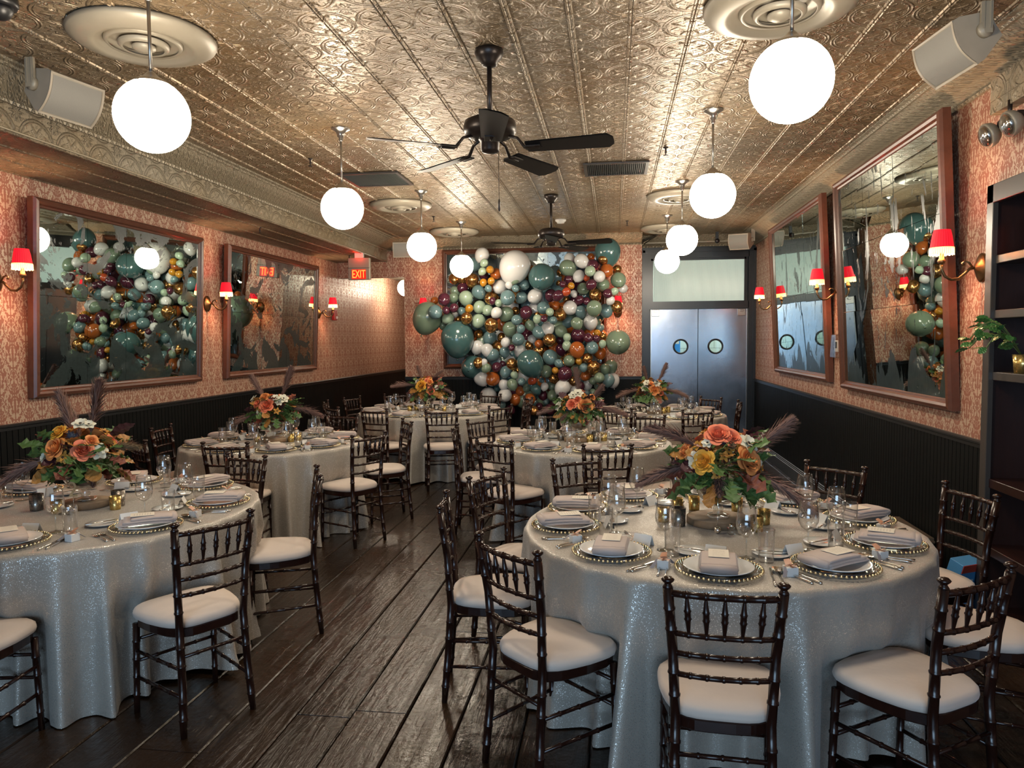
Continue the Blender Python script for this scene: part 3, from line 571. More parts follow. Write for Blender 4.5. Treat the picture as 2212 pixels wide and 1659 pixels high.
def rvent(x0,x1,y0,y1,label,slats):
    r=empty('ceiling_vent',((x0+x1)/2,(y0+y1)/2,ZC),0,label,'air vent','rectangular ceiling vents'); W,Dp=x1-x0,y1-y0
    b=B(); t=.03
    for c,d in (((0,Dp/2-t/2,-.012),(W,t,.014)),((0,-Dp/2+t/2,-.012),(W,t,.014)),((W/2-t/2,0,-.012),(t,Dp-2*t,.014)),((-W/2+t/2,0,-.012),(t,Dp-2*t,.014))): b.box(c,d)
    obj('frame',b,'cab_face',r); obj('backing',B().box((0,0,-.006),(W-.05,Dp-.05,.004)),'vent',r); b=B(); n=slats
    for i in range(n): b.box((-W/2+.04+(W-.08)*i/(n-1),0,-.013),(.004,Dp-.06,.010))
    o=obj('louvres',b,'vent',r); o['kind']='stuff'
rvent(-2.50,-1.93,6.55,7.10,'dark rectangular ceiling vent on the left behind the second globe',30); rvent(-.26,.31,6.54,7.02,'dark rectangular ceiling vent right of the near fan',30)
def sprinkler(x,y,z,label):
    tag(obj('sprinkler',B().lathe([(.022,0),(.02,-.006),(.008,-.01),(.007,-.035),(.012,-.04),(.005,-.045),(.004,-.06),(.020,-.062),(.020,-.065),(.001,-.066)],12),'bronze_fan',None,(x,y,z)),label,'sprinkler','ceiling sprinklers')
sprinkler(-2.52,6.0,ZC,'small sprinkler head in front of the left ceiling vent'); sprinkler(.42,6.14,ZC,'small sprinkler head right of the near fan')
sprinkler(-3.73,7.49,ZS,'small sprinkler head under the low left soffit, nearer'); sprinkler(-3.72,10.15,ZS,'small sprinkler head under the soffit above the exit sign'); sprinkler(.18,9.8,ZC,'small sprinkler head left of the farthest right globe'); sprinkler(-2.2,9.0,ZC,'small sprinkler head beside the third left globe')
r=empty('smoke_detector',(-.666,9.53,ZC),0,'white smoke detector on the ceiling behind the far fan','smoke detector'); obj('housing',B().lathe([(.07,0),(.07,-.02),(.05,-.034),(.045,-.05),(.001,-.052)],24),'white_plastic',r)
r=empty('dome_camera',(-2.70,3.02,ZC),0,'black dome security camera at the top left ceiling corner','camera')
obj('housing',B().lathe([(.075,0),(.078,-.03),(.07,-.045),(.001,-.045)],24),'rubber',r); obj('dome',B().lathe([(.058,-.044)]+[(.058*math.cos(a*PI/12),-.044-.058*math.sin(a*PI/12)) for a in range(1,7)],20),'rubber',r)
def speaker(loc,yaw,tilt,label,s=1.):
    r=empty('speaker',loc,0,label,'speaker','cream ceiling speakers'); r.rotation_euler=(tilt,0,yaw); r.scale=(s,s,s)
    # front faces -Y
    ns=10; fr=[(-.115+.23*i/ns) for i in range(ns+1)]; arc=lambda x:-.085-.035*math.cos(x/.115*PI/2)
    b=B(); pl=[(x,arc(x)) for x in fr]+[(.115,-.05),(.065,.085),(-.065,.085),(-.115,-.05)]; b.prism(pl,-.15,.15,'z'); obj('cabinet',b,'speaker',r)
    g=B(); g.grid(lambda u,v:((u-.5)*.205,arc((u-.5)*.205)-.004,(v-.5)*.275),10,1,0,True); obj('grille',g,'grille',r)
    f=B(); 
    for zz in (-.146,.146): f.grid(lambda u,v:((u-.5)*.236,arc((u-.5)*.23)-.006+.0*v,zz+(v-.5)*.012),10,1)
    for xx in (-.112,.112): f.box((xx,arc(xx)-.003,0),(.010,.010,.30))
    obj('bezel',f,'speaker',r)
    for q in (-1,1): obj('knob',B().tube([(.0,.015,q*.15),(.0,.015,q*.175)],.036,20),'plaster',r)
    return r
def hang(r,q):
    mw=Matrix.LocRotScale(r.location,r.rotation_euler,r.scale); p=mw@Vector((0,.015,q*.170)); h=ZC-p.z+.005
    b=B(); b.box((0,0,h/2-.01),(.050,.016,h+.02)); [b.box((xx,0,h/2),(.006,.022,h)) for xx in (-.014,.014)]
    o=obj('bracket',b,'plaster',r); o.matrix_parent_inverse=mw.inverted(); o.location=p; return o
def orient(o,front,long_):
    f=Vector(front).normalized(); l=Vector(long_); l=(l-f*l.dot(f)).normalized(); y=-f; x=y.cross(l); o.rotation_euler=Matrix((( x.x,y.x,l.x),(x.y,y.y,l.y),(x.z,y.z,l.z))).to_euler()
orient(speaker((-3.04,3.82,3.05),0,0,'cream wall speaker on the beam at top left'),(.80,-.30,-.50),(.25,1,0)); orient(speaker((1.66,3.92,3.06),0,0,'cream wall speaker under the ceiling at top right'),(-.80,-.20,-.52),(-.12,1,0))
for _s in [c for c in COL.objects if c.type=='EMPTY' and c.name.startswith('speaker')]: hang(_s,-1)
orient(speaker((1.78,10.75,3.03),0,0,'small cream speaker in the corner right of the doors',.95),(-.55,-.80,-.32),(1,-.5,0)); orient(speaker((-3.06,10.6,3.02),0,0,'cream speaker in the far left corner above the balloons',.95),(.25,-.95,-.35),(1,.2,0))
for _s in [c for c in COL.objects if c.type=='EMPTY' and c.name.startswith('speaker')][2:]: hang(_s,1)
r=empty('security_camera',(1.47,10.9,3.05),0,'small black camera beside the far right speaker','camera')
obj('ball',B().lathe([(.001,-.035)]+[(.035*math.cos(a*PI/8),.035*math.sin(a*PI/8)) for a in range(-3,4)]+[(.001,.035)],16),'rubber',r); obj('mount',B().box((0,.03,.06),(.04,.05,.14)),'rubber',r)
# exit sign
r=empty('exit_sign',(-3.49,9.9,2.62),0,'lit red EXIT sign hanging under the soffit','exit sign'); r.location=(-3.50,9.95,2.63)
obj('housing',B().bbox((0,0,.04),(.31,.07,.30),.006),'plaster',r); obj('mount',B().box((0,0,.225),(.12,.05,.07)),'white_plastic',r)
obj('lens',B().box((.0,-.037,-.035),(.205,.006,.135)),'exit_back',r); obj('divider',B().box((0,-.037,.052),(.31,.006,.006)),'cab_face',r)
put('lettering',text_mesh('EXIT',.135,.004,'exit'),r,(0,-.044,-.038),(PI/2,0,0),(.70,1.15,1))
l=bpy.data.lights.new('exit_glow','POINT'); l.energy=.35; l.color=(1,.03,.01); l.shadow_soft_size=.05; o=bpy.data.objects.new('exit_glow',l); o.location=(-3.50,9.84,2.84); COL.objects.link(o)
# fire alarm, thermostat
r=empty('fire_alarm',(XL+.02,10.85,2.07),0,'small red fire alarm on the left wall past the last sconce','fire alarm'); obj('body',B().bbox((.02,0,0),(.05,.12,.16),.008),'alarm',r); obj('strobe',B().bbox((.05,.02,-.04),(.02,.05,.04),.005),'white_plastic',r)
r=empty('thermostat',(XR,7.30,1.58),0,'clear covered thermostat between the right wall mirrors','thermostat'); obj('cover',B().bbox((-.03,0,0),(.06,.20,.22),.006),'glass_heavy',r); obj('body',B().bbox((-.02,-.02,0),(.03,.10,.11),.004),'white_plastic',r); obj('display',B().box((-.036,-.02,.01),(.003,.05,.06)),'rubber',r)

# ------------------------------------------------ sconces
def sconce(x,y,z,rz,label,light=True):
    r=empty('wall_sconce',(x,y,z),rz,label,'sconce','red shaded wall sconces')   # +X points into the room
    b=B(); mt=Matrix.Rotation(PI/2,4,'Y'); pts=[]
    b.lathe([(.062,0),(.062,.012),(.056,.018),(.045,.026),(.022,.038),(.012,.046),(.001,.05)],24,mat=Matrix.Scale(1.35,4,(0,0,1))@mt)
    obj('backplate',b,'brass',r)
    arm=[(.04,0,0),(.07,0,-.004),(.095,0,-.03),(.13,0,-.062),(.17,0,-.066),(.205,0,-.045),(.222,0,-.01),(.225,0,.03)]
    a=B().tube(arm,[.008,.009,.0085,.010,.009,.008,.008,.011],8); a.tube([(.055,0,.0),(.075,0,.03),(.098,0,.04),(.112,0,.028),(.105,0,.015)],[.006,.0065,.006,.007,.009],8); obj('arm',a,'brass',r)
    obj('candle_cup',B().lathe([(.004,.02),(.018,.028),(.022,.045),(.014,.055),(.011,.09),(.001,.092)],16,c=(.225,0,0)),'brass',r)
    obj('bulb',B().lathe([(.001,.085),(.012,.095),(.014,.11),(.008,.13),(.001,.145)],12,c=(.225,0,0)),'bulb',r)
    sh=obj('lamp_shade',B().lathe([(.062,.0),(.058,.03),(.052,.07),(.044,.105)],32,cap=False),'shade',r,(.225,0,.115))
    n=B()
    for k in range(36):
        t=2*PI*k/36; c,s=math.cos(t),math.sin(t); ra=.0635; n.add([(ra*math.cos(t-.08),ra*math.sin(t-.08),.004),(ra*math.cos(t+.08),ra*math.sin(t+.08),.004),(ra*1.03*math.cos(t+.07),ra*1.03*math.sin(t+.07),-.036-.004*(k%2)),(ra*1.03*math.cos(t-.07),ra*1.03*math.sin(t-.07),-.036-.004*(k%2))],[(0,1,2,3)])
    fr=obj('fringe',n,'fringe',sh); fr['kind']='stuff'
    l=bpy.data.lights.new('sconce_bulb_light','POINT'); l.energy=SHADE; l.color=(1,.60,.34); l.shadow_soft_size=.02; o=bpy.data.objects.new('sconce_bulb_light',l); COL.objects.link(o); o.parent=r; o.location=(.225,0,.15)
    return r
sconce(XL,4.62,2.10,0,'red shaded sconce on the left wall at the frame edge'); sconce(XL,7.33,2.075,0,'red shaded sconce between the two left wall mirrors'); sconce(XL,10.32,2.085,0,'red shaded sconce past the farther left wall mirror')
sconce(XR,4.60,2.055,PI,'red shaded sconce beside the cabinet on the right wall'); sconce(XR,7.24,2.08,PI,'red shaded sconce between the two right wall mirrors'); sconce(XR,9.98,2.10,PI,'red shaded sconce beside the steel doors')
sconce(-2.84,YF,2.09,-PI/2,'red shaded sconce on the far wall left of the balloons'); sconce(.07,YF,2.07,-PI/2,'red shaded sconce on the far wall right of the balloons')

# ------------------------------------------------ balloons (one tied installation, each balloon a part)
SC={'a':(880,500,11.85),'b':(1040,500,11.85),'c':(1200,500,6.8),'d':(880,630,6.8),'e':(1040,630,6.8),'f':(1200,630,6.8),'g':(980,760,6.8),'h':(1100,760,6.8),'i':(1220,760,6.8)}
BL="""a 1915 600 190 W 1;a 1970 805 105 L 0;a 1925 1020 105 L 0;a 1700 850 200 B 2;a 1660 1250 180 G 1;a 1400 1220 150 G 2;a 1190 1220 140 G 2;a 1945 1305 98 M 0;a 1960 1130 130 P 2;a 1420 1440 150 P 2;a 1210 1530 130 S 2;a 1820 1550 180 B 1;a 2070 1460 95 B 0
b 220 980 105 M 0;b 370 1090 155 O 1;b 250 1265 95 M 0;b 480 1430 190 W 1;b 860 900 415 W 1;b 865 1245 110 S 0;b 700 1370 100 W 0;b 870 1460 100 B 0;b 1090 1370 150 B 1;b 1540 1170 350 T 1;b 560 1180 120 W 2;b 1600 1600 150 W 3
c 765 300 200 T 2;c 205 400 85 W 2;c 378 435 108 W 1;c 175 540 125 S 1;c 520 380 60 O 2;c 715 405 95 G 1;c 750 575 103 O 1;c 545 500 95 P 1;c 510 585 83 L 0;c 645 665 90 W 0;c 905 560 70 G 2;c 920 715 118 S 1;c 345 655 92 W 1;c 455 685 50 R 1;c 530 780 80 P 0;c 700 790 100 S 1;c 405 845 95 S 1;c 870 880 58 L 0;c 990 840 75 W 2;c 580 930 95 G 1;c 765 915 75 P 0;c 70 610 65 G 2;c 50 760 50 G 2;c 105 775 52 P 0;c 190 710 70 P 1;c 230 797 52 M 0;c 162 885 65 R 0;c 270 915 55 W 1;c 590 500 70 P 3;c 300 800 70 P 3
d 300 380 230 S 2;d 735 690 255 T 1;d 400 135 60 O 2;d 540 115 98 P 0;d 680 90 75 S 1;d 860 95 110 L 1;d 688 238 68 P 0;d 570 275 60 P 0;d 405 300 108 B 0;d 600 395 88 L 1;d 520 500 60 S 2;d 795 285 60 B 1;d 700 345 50 W 2;d 910 248 62 M 0;d 1062 225 95 L 1;d 870 388 88 G 0;d 745 410 50 G 2;d 1045 430 105 L 1;d 1050 620 70 G 2;d 1030 815 100 W 1
e 150 95 105 G 1;e 165 135 55 P 0;e 256 170 60 L 0;e 95 275 85 L 1;e 223 308 84 W 0;e 365 325 110 S 1;e 385 90 115 B 0;e 590 85 88 B 1;e 785 70 110 W 1;e 1020 50 90 P 1;e 1130 60 85 P 0;e 655 305 98 P 1;e 515 420 80 B 0;e 415 550 110 S 1;e 580 545 63 B 0;e 710 495 78 S 1;e 145 490 103 G 0;e 300 480 90 O 2;e 125 675 105 B 2;e 300 670 70 G 2;e 540 708 100 B 0;e 355 745 73 W 0;e 445 825 52 P 0;e 290 820 40 O 2;e 700 790 80 G 2;e 845 770 70 O 1;e 840 600 100 B 1;e 1000 712 100 G 0;e 975 540 100 W 1;e 820 400 65 L 0;e 920 400 55 P 0;e 1055 425 63 B 0;e 1005 300 63 L 0;e 910 240 100 B 1;e 1085 215 65 O 2;e 500 280 60 G 2;e 85 860 98 W 1;e 175 930 95 B 1;e 340 885 80 B 1;e 565 870 90 W 1;e 740 700 70 W 2;e 1155 710 50 P 2;e 1160 830 70 P 2;e 450 920 40 B 2;e 690 200 120 B 3
f 70 345 100 G 1;f 80 580 95 S 1;f 350 125 72 P 1;f 455 140 60 P 1;f 215 240 110 W 1;f 370 295 92 B 1;f 190 455 90 B 2;f 310 465 90 S 0;f 567 245 118 S 0;f 740 280 105 B 1;f 515 450 108 W 1;f 620 450 60 S 2;f 650 530 70 B 2;f 895 220 95 G 1;f 810 130 65 W 0;f 610 610 55 M 1;f 700 655 55 G 1;f 330 640 110 P 1;f 480 680 75 P 0;f 600 690 55 P 0;f 170 670 60 L 0;f 165 790 68 L 0;f 65 720 60 P 2;f 80 850 90 P 2;f 315 850 118 O 0;f 538 825 98 B 0;f 655 900 95 O 1;f 690 765 58 L 0;f 915 750 190 S 1;f 160 110 50 G 2;f 560 380 70 B 2
g 285 230 185 T 2;g 365 160 80 G 0;g 445 155 55 W 0;g 480 240 72 S 0;g 430 285 55 T 1;g 400 390 112 W 1;g 578 400 107 O 1;g 635 230 80 P 1;g 720 180 60 P 2;g 770 300 95 B 1;g 855 180 88 G 0;g 740 480 82 W 1;g 860 480 85 S 0;g 755 640 105 W 1;g 890 340 58 L 0;g 1000 440 60 B 0;g 510 650 130 W 2;g 640 540 50 T 2;g 690 780 80 B 2;g 830 850 70 P 2
h 303 170 200 T 0;h 345 420 68 R 1;h 390 555 80 T 1;h 265 530 70 S 2;h 540 290 100 S 1;h 600 80 115 B 1;h 725 170 65 B 0;h 675 275 52 M 0;h 880 135 88 S 0;h 820 320 110 P 0;h 650 395 75 G 1;h 990 275 90 S 1;h 1092 230 63 B 0;h 1022 140 50 M 0;h 1150 95 80 G 0;h 1120 350 85 O 1;h 785 525 115 W 0;h 520 510 62 W 1;h 630 490 80 S 2;h 640 640 85 S 1;h 960 580 80 W 1;h 950 430 80 G 2;h 1050 495 60 P 1;h 1150 490 75 W 2;h 765 705 62 W 0;h 870 690 70 O 2;h 490 640 75 P 2;h 600 840 80 P 1;h 660 740 65 P 2;h 440 800 60 P 2;h 360 870 78 G 0;h 300 700 90 O 1;h 160 580 75 O 2;h 90 700 90 O 2;h 1140 600 40 B 1;h 1200 620 60 T 2;h 540 730 50 B 2;h 240 360 90 W 3;h 480 420 50 B 2
i 420 230 98 G 0;i 680 210 98 S 2;i 590 250 78 S 1;i 640 415 98 B 1;i 700 415 108 W 2;i 505 385 83 S 0;i 410 430 60 S 1;i 475 500 50 S 2;i 410 600 60 S 2;i 180 700 80 P 3"""
gar=empty('balloon_installation',(-1.3,YF-.3,0),0,'tall cluster of sage, teal, white, plum, copper and orange balloons on the far wall','balloons')
off=Vector(gar.location); CN={'W':'white','P':'plum','S':'sage green','L':'pale green','T':'dark teal','B':'dusty blue','G':'copper chrome','O':'burnt orange','R':'orange red','M':'mustard'}
def balloon_mesh(c):
    b=B(); pr=[]
    for k in range(19):
        a=-PI/2+PI*k/18; r=math.cos(a); z=math.sin(a); z=z*(1.02 if z>0 else 1.16+.10*abs(z)**3); pr.append((max(r,.001),z))
    b.lathe(pr,32); b.lathe([(.001,-1.24),(.07,-1.36),(.09,-1.38),(.001,-1.37)],8); me=b.mesh('balloon',['bal'+c]); return me
BM={c:balloon_mesh(c) for c in CN}; rb=random.Random(5); placed=[]
for ln in BL.split('\n'):
    for it in ln.split(';'):
        s,x,y,r,c,l=it.split(); ox,oy,sc=SC[s]; px,py,pr_=ox+float(x)/sc,oy+float(y)/sc,float(r)/sc; l=int(l)
        yy=(10.40,10.58,10.74,10.88)[l]
        if pr_>25: yy-=.10
        p=at_y(px,py,yy); R=pr_*(p-Vector((0,0,H))).dot(CF)/F_PX*.985
        if p.y+R*.9>YF-.02: 
            ny=YF-.02-R*.9; p=at_y(px,py,ny); R*=ny/yy
        placed.append((p,R,c))
        R1=R; rx,ry,rz=rb.uniform(-.9,.9),rb.uniform(-.9,.9),0
        if R>.2: rx,ry=rb.uniform(.2,.6),rb.uniform(-.4,.4)
        o=put('balloon',BM[c],gar,p-off+Vector((0,0,R*.04)),(rx-.5,ry,rz),(R1*.975,)*3)
        if pr_>25: o['label']='large %s balloon'%CN[c]
        elif c in 'GP': o['label']='%s balloon'%CN[c]
for k in range(120):    # added filler balloons close the gaps and block mirror glare behind
    a=rb.uniform(0,2*PI); q=math.sqrt(rb.random()); px,py=1163+q*132*math.cos(a),725+q*150*math.sin(a); p=at_y(px,py,10.84)
    put('balloon',BM[rb.choice('BSPTTOGW')],gar,p-off,(rb.uniform(-1,1),rb.uniform(-1,1),0),(.135,)*3)

# ------------------------------------------------ tables
TB={'A':(.489,3.574,.913),'B':(-2.872,3.61,.913),'C':(-3.02,6.22,.785),'D':(-.274,6.44,.775),'E':(-2.29,9.15,.925),'F':(.52,8.95,.80)}
TN={'A':'front right table','B':'front left table','C':'middle left table','D':'middle right table','E':'far left table','F':'far right table'}
CH=[('A',.34,2.29,86,'nearest side'),('A',1.15,2.48,124,'near right side'),('A',1.685,3.09,158,'right side, at the frame edge'),('A',1.74,3.86,-165,'right side, before the cabinet'),('A',1.30,4.54,-131,'back right side'),
('A',.556,4.86,-93,'back, behind the flowers'),('A',-.23,4.66,-58,'back left side'),('A',-.71,4.08,-25,'left side, farther back'),('A',-.80,3.38,8,'left side, seen edge-on'),('A',-.39,2.66,47,'near left side'),
('B',-1.70,2.92,148,'near right side'),('B',-1.71,4.07,-155,'aisle side, facing left'),('B',-2.44,4.61,-109,'back right side'),('B',-2.56,2.36,100,'near side, cut by the frame edge'),
('C',-2.89,5.15,94,'nearest side'),('C',-1.97,5.74,150,'near right side'),('C',-1.94,6.76,-150,'far right side'),('C',-2.79,7.32,-100,'back side'),('C',-3.60,6.98,-55,'back left side'),('C',-4.06,6.14,6,'wall side'),('C',-3.72,5.32,52,'near left side'),
('D',-.04,5.25,100,'nearest side'),('D',-.90,5.49,59,'near left side'),('D',-1.37,6.28,6,'left side, seen edge-on'),('D',-1.27,6.96,-34,'far left side'),('D',-.58,7.49,-75,'back side'),('D',.36,7.43,-125,'back right side'),('D',.83,6.62,-172,'right side'),('D',.65,5.78,145,'near right side, behind the big bouquet'),
('E',-1.87,7.88,104,'near side, right'),('E',-2.65,7.91,72,'near side, left'),('E',-1.29,8.38,139,'near right side'),('E',-1.05,8.97,174,'right side'),('E',-1.12,9.70,-156,'far right side'),('E',-1.71,10.22,-118,'back side, before the balloons'),
('E',-3.08,10.18,-52,'back left side'),('E',-3.52,9.59,-18,'wall side, farther'),('E',-3.60,8.86,14,'wall side, nearer'),('E',-3.24,8.16,45,'near left side'),
('F',.04,8.12,65,'near left side'),('F',.89,7.97,110,'near right side'),('F',1.49,9.02,176,'right side, seen edge-on'),('F',1.24,9.66,-140,'back right side'),('F',-.38,9.80,-40,'back left side')]
CHANG={}
for t,x,y,a,n in CH: CHANG.setdefault(t,[]).append(math.atan2(y-TB[t][1],x-TB[t][0]))
def cloth(t):
    cx,cy,R=TB[t]; rr=random.Random(ord(t)); ZT=.765; nA=360; angs=CHANG[t]
    fold=[0]*nA; ph=[rr.uniform(0,6.28) for _ in range(6)]; nf=int(rr.choice((25,27,29))*R/.913)
    amp=[rr.uniform(.25,1.15) for _ in range(nf)]
    def F(a):
        k=(a/(2*PI))*nf; i=int(k)%nf; f=k-int(k); am=amp[i]*(1-f)+amp[(i+1)%nf]*f
        w=math.cos(2*PI*(k+.30*math.sin(2*a+ph[0])+.12*math.sin(3*a+ph[1]))); return am*(w*.5+.5)**1.9
    def chair_in(a):
        m=0
        for c in angs:
            d=abs((a-c+PI)%(2*PI)-PI)*R
            m=max(m,max(0.,1-(d/.235)**2))
        return m**.5 if m>0 else 0
    rows=[(0,.0),(.25,0),(.6,0),(.86,0),(.97,0),(.992,.0015),(1.0,.010),(1.002,.03),(1,.08),(1,.16),(1,.25),(1,.34),(1,.43),(1,.52),(1,.60),(1,.67),(1,.72),(1,.7585)]
    b=B(); vs=[];fs=[]
    for j,(q,dz) in enumerate(rows):
        for i in range(nA):
            a=2*PI*i/nA; 
            if dz<.005: r=R*q; z=ZT-dz
            else:
                s=(dz/.76); sp=s**1.15; f=F(a); ci=chair_in(a)
                out=(.008+.165*sp)*(.06+.94*f); cut=.125*min(1,max(0,(s-.30)/.12))*ci
                r=R*q+out*(1-.45*ci*min(1,s*2))-cut-.02*s*(1-f); hem=0
                z=ZT-dz+ (.012+.05*(1-f)*rr.random()*0 + .018*math.sin(3*a+ph[2])*s if j>15 else 0)
                z=max(z,.006)
            vs.append((r*math.cos(a),r*math.sin(a),z))
    for j in range(len(rows)-1):
        for i in range(nA):
            k=(i+1)%nA; fs.append((j*nA+i,j*nA+nA+i,j*nA+nA+k,j*nA+k))
    b.add(vs,fs,0,True); b.f=[f for f in b.f if len(set(b.v[i] for i in f))>=3 or True]
    o=obj('tablecloth',b,'cloth',None,(cx,cy,0)); tag(o,'champagne shimmer cloth draped to the floor over the %s'%TN[t],'tablecloth','floor length champagne tablecloths')
    r=empty('banquet_table',(cx,cy,0),0,'round banquet table hidden under the cloth of the %s'%TN[t],'table','round banquet tables')
    obj('tabletop',B().lathe([(.001,.735),(R-.03,.735),(R-.012,.740),(R-.012,.757),(.001,.758)],48),'slab',r)
    for k in range(4):
        a=k*PI/2+PI/4; obj('leg',B().tube([(.30*math.cos(a),.30*math.sin(a),.735),(.42*math.cos(a),.42*math.sin(a),.0)],.015,8),'nickel',r)
for t in TB: cloth(t)

# ------------------------------------------------ chiavari chair
def bamboo(p0,p1,r,nring,rr=1.16,seg=10,ends=True,curve=None,taper=1.):
    p0=Vector(p0);p1=Vector(p1); ts=[0.]; 
    ks=[(i+1)/(nring+1) for i in range(nring)]; L_=(p1-p0).length; e=.0028/L_
    for k in ks: ts+=[k-2*e,k-e,k,k+e,k+2*e]
    if curve: ts+=[i/8 for i in range(9)]
    ts=sorted(set(ts+[1.])); pts=[];rad=[]
    for t in ts:
        p=p0.lerp(p1,t)
        if curve: p=p+Vector(curve)*(4*t*(1-t))
        pts.append(p); d=min([abs(t-k) for k in ks] or [1]); q=r*(1+(taper-1)*t)
        rad.append(q*rr if d<e*1.2 else q)
    return pts,rad
CHP=[]
def chair():
    r=empty('chiavari_chair',(0,0,0),0,'x','chair','dark chiavari chairs')
    b=B()   # cushion: rounded trapezoid pad
    def pad(u,v):
        a=2*PI*u; n=4.0; c,s=math.cos(a),math.sin(a); q=(abs(c)**n+abs(s)**n)**(-1/n); X,Y=c*q,s*q
        rows=[(0.0,.445),(.90,.442),(.985,.449),(1.0,.463),(.985,.477),(.93,.488),(.7,.496),(.35,.500),(0.,.501)]
        k=min(7,int(v*8)); f=v*8-k; q0,z0=rows[k]; q1,z1=rows[k+1]; qq=q0+(q1-q0)*f; z=z0+(z1-z0)*f
        hw=.202+.016*Y if Y>0 else .202+.040*Y
        return (X*hw*qq,Y*.195*qq+.012,z)
    b.grid(pad,40,8,0,True,wrap=True); obj('seat_cushion',b,'cushion',r)
    pts=[]
    for i in range(24):
        a=2*PI*i/24; n=4.5; c,s=math.cos(a),math.sin(a); q=(abs(c)**n+abs(s)**n)**(-1/n); X,Y=c*q,s*q; hw=.188+.014*Y if Y>0 else .188+.036*Y; pts.append((X*hw,Y*.185+.005))
    b=B(); b.add([(x*.97,y*.97,.405) for x,y in pts]+[(x,y,.410) for x,y in pts]+[(x,y,.443) for x,y in pts]+[(x*.97,y*.97,.447) for x,y in pts],
        [tuple(range(23,-1,-1)),tuple(range(72,96))]+[(k*24+i,k*24+(i+1)%24,k*24+24+(i+1)%24,k*24+24+i) for k in range(3) for i in range(24)]); obj('seat_frame',b,'chair',r)
    for sx in (-1,1):
        # rear post in two runs: leg below, post above, ending in a finial
        b=B(); ks=[(sx*.160,-.215,0.),(sx*.150,-.196,.22),(sx*.146,-.180,.45),(sx*.156,-.193,.68),(sx*.172,-.222,.885)]
        pp=[];rd=[]
        for k in range(4):
            p_,r_=bamboo(ks[k],ks[k+1],.0165 if k<3 else .0165,(2,2,2,2)[k],1.16); 
            if k: p_,r_=p_[1:],r_[1:]
            pp+=p_; rd+=r_
        rd[0]=.013; b.tube(pp,rd,10); b.lathe([(.012,.0),(.017,.004),(.012,.012),(.010,.016),(.019,.024),(.021,.029),(.014,.036),(.001,.039)],12,c=(sx*.172,-.222,.883)); obj('rear_leg_post',b,'chair',r)
        p_,r_=bamboo((sx*.186,.170,.0),(sx*.180,.158,.41),.0125,4,1.18,taper=1.25); obj('leg',B().tube(p_,r_,10),'chair',r)
        for z in (.285,.165):
            p_,r_=bamboo((sx*.152,-.20,z),(sx*.184,.165,z),.0080,3,1.28); obj('stretcher',B().tube(p_,r_,8),'chair',r)
    for y,z,hw in ((.165,.235,.182),(.165,.335,.180)):
        p_,r_=bamboo((-hw,y,z),(hw,y,z),.0080,3,1.28); obj('stretcher',B().tube(p_,r_,8),'chair',r)
    p_,r_=bamboo((-.150,-.190,.335),(.150,-.190,.335),.0080,3,1.28); obj('stretcher',B().tube(p_,r_,8),'chair',r)
    hs={.868:(.172,-.219),.735:(.161,-.201),.668:(.156,-.192),.598:(.152,-.187)}
    for z,(hw,y) in hs.items():
        top=z>.8; p_,r_=bamboo((-hw,y,z),(hw,y,z),.0115 if top else .0095,5,1.22,curve=(0,-.022,0)); obj('top_rail' if top else 'back_rail',B().tube(p_,r_,8),'chair',r)
    for i in range(5):
        t=(i+1)/6; x1=-.172+.344*t; x0=-.161+.322*t; c=-.022*4*t*(1-t); p0=Vector((x0,-.201+c,.735)); p1=Vector((x1,-.219+c,.868))
        tt=[0,.12,.36,.40,.44,.5,.56,.60,.64,.88,1]; rr=[.0045,.006,.0095,.0125,.0100,.0105,.0100,.0125,.0095,.006,.0045]
        obj('spindle',B().tube([p0.lerp(p1,q) for q in tt],rr,8),'chair',r)
    return r
chair0=chair(); first=True
for t,x,y,a,n in CH:
    a=a*D2R; px,py=x+.222*math.cos(a),y+.222*math.sin(a); rz=a-PI/2; lb='dark chiavari chair, ivory cushion, %s, %s'%(n,TN[t])
    if first: chair0.location=(px,py,0); chair0.rotation_euler=(0,0,rz); chair0['label']=lb; chair0['group']='dark chiavari chairs round the tables'; first=False
    else: dup(chair0,(px,py,0),rz,lb,'dark chiavari chairs round the tables')

# ------------------------------------------------ place settings
ZT=.7655
def first_or_dup(key,build,loc,rz,label,group):
    if key not in KIDS:
        o=build(); KIDS[key]=o; o.location=loc; o.rotation_euler=(0,0,rz); o['label']=label; o['group']=group; return o
    return dup(KIDS[key],loc,rz,label,group)
def b_charger():
    r=empty('charger_plate',(0,0,0),0,'x','plate'); obj('glass_disc',B().lathe([(.001,.003),(.09,.003),(.10,.006),(.125,.010),(.160,.014),(.161,.017),(.125,.0125),(.10,.009),(.09,.006),(.001,.006)],40),'glass_plate',r)
    b=B()
    for i in range(56):
        a=2*PI*i/56; x,y,z=.162*math.cos(a),.162*math.sin(a),.0165; q=.0074
        b.add([(x+q,y,z),(x-q,y,z),(x,y+q,z),(x,y-q,z),(x,y,z+q),(x,y,z-q)],[(0,2,4),(2,1,4),(1,3,4),(3,0,4),(2,0,5),(1,2,5),(3,1,5),(0,3,5)],0,True)
    o=obj('beaded_rim',b,'gold_bead',r); o['kind']='stuff'; o['label']='gold bead rim'; return r
def b_plate(): r=obj('dinner_plate',B().lathe([(.001,.002),(.08,.002),(.088,.004),(.132,.020),(.134,.022),(.130,.0235),(.088,.008),(.078,.006),(.001,.006)],40),'china'); return tag(r,'x','plate')
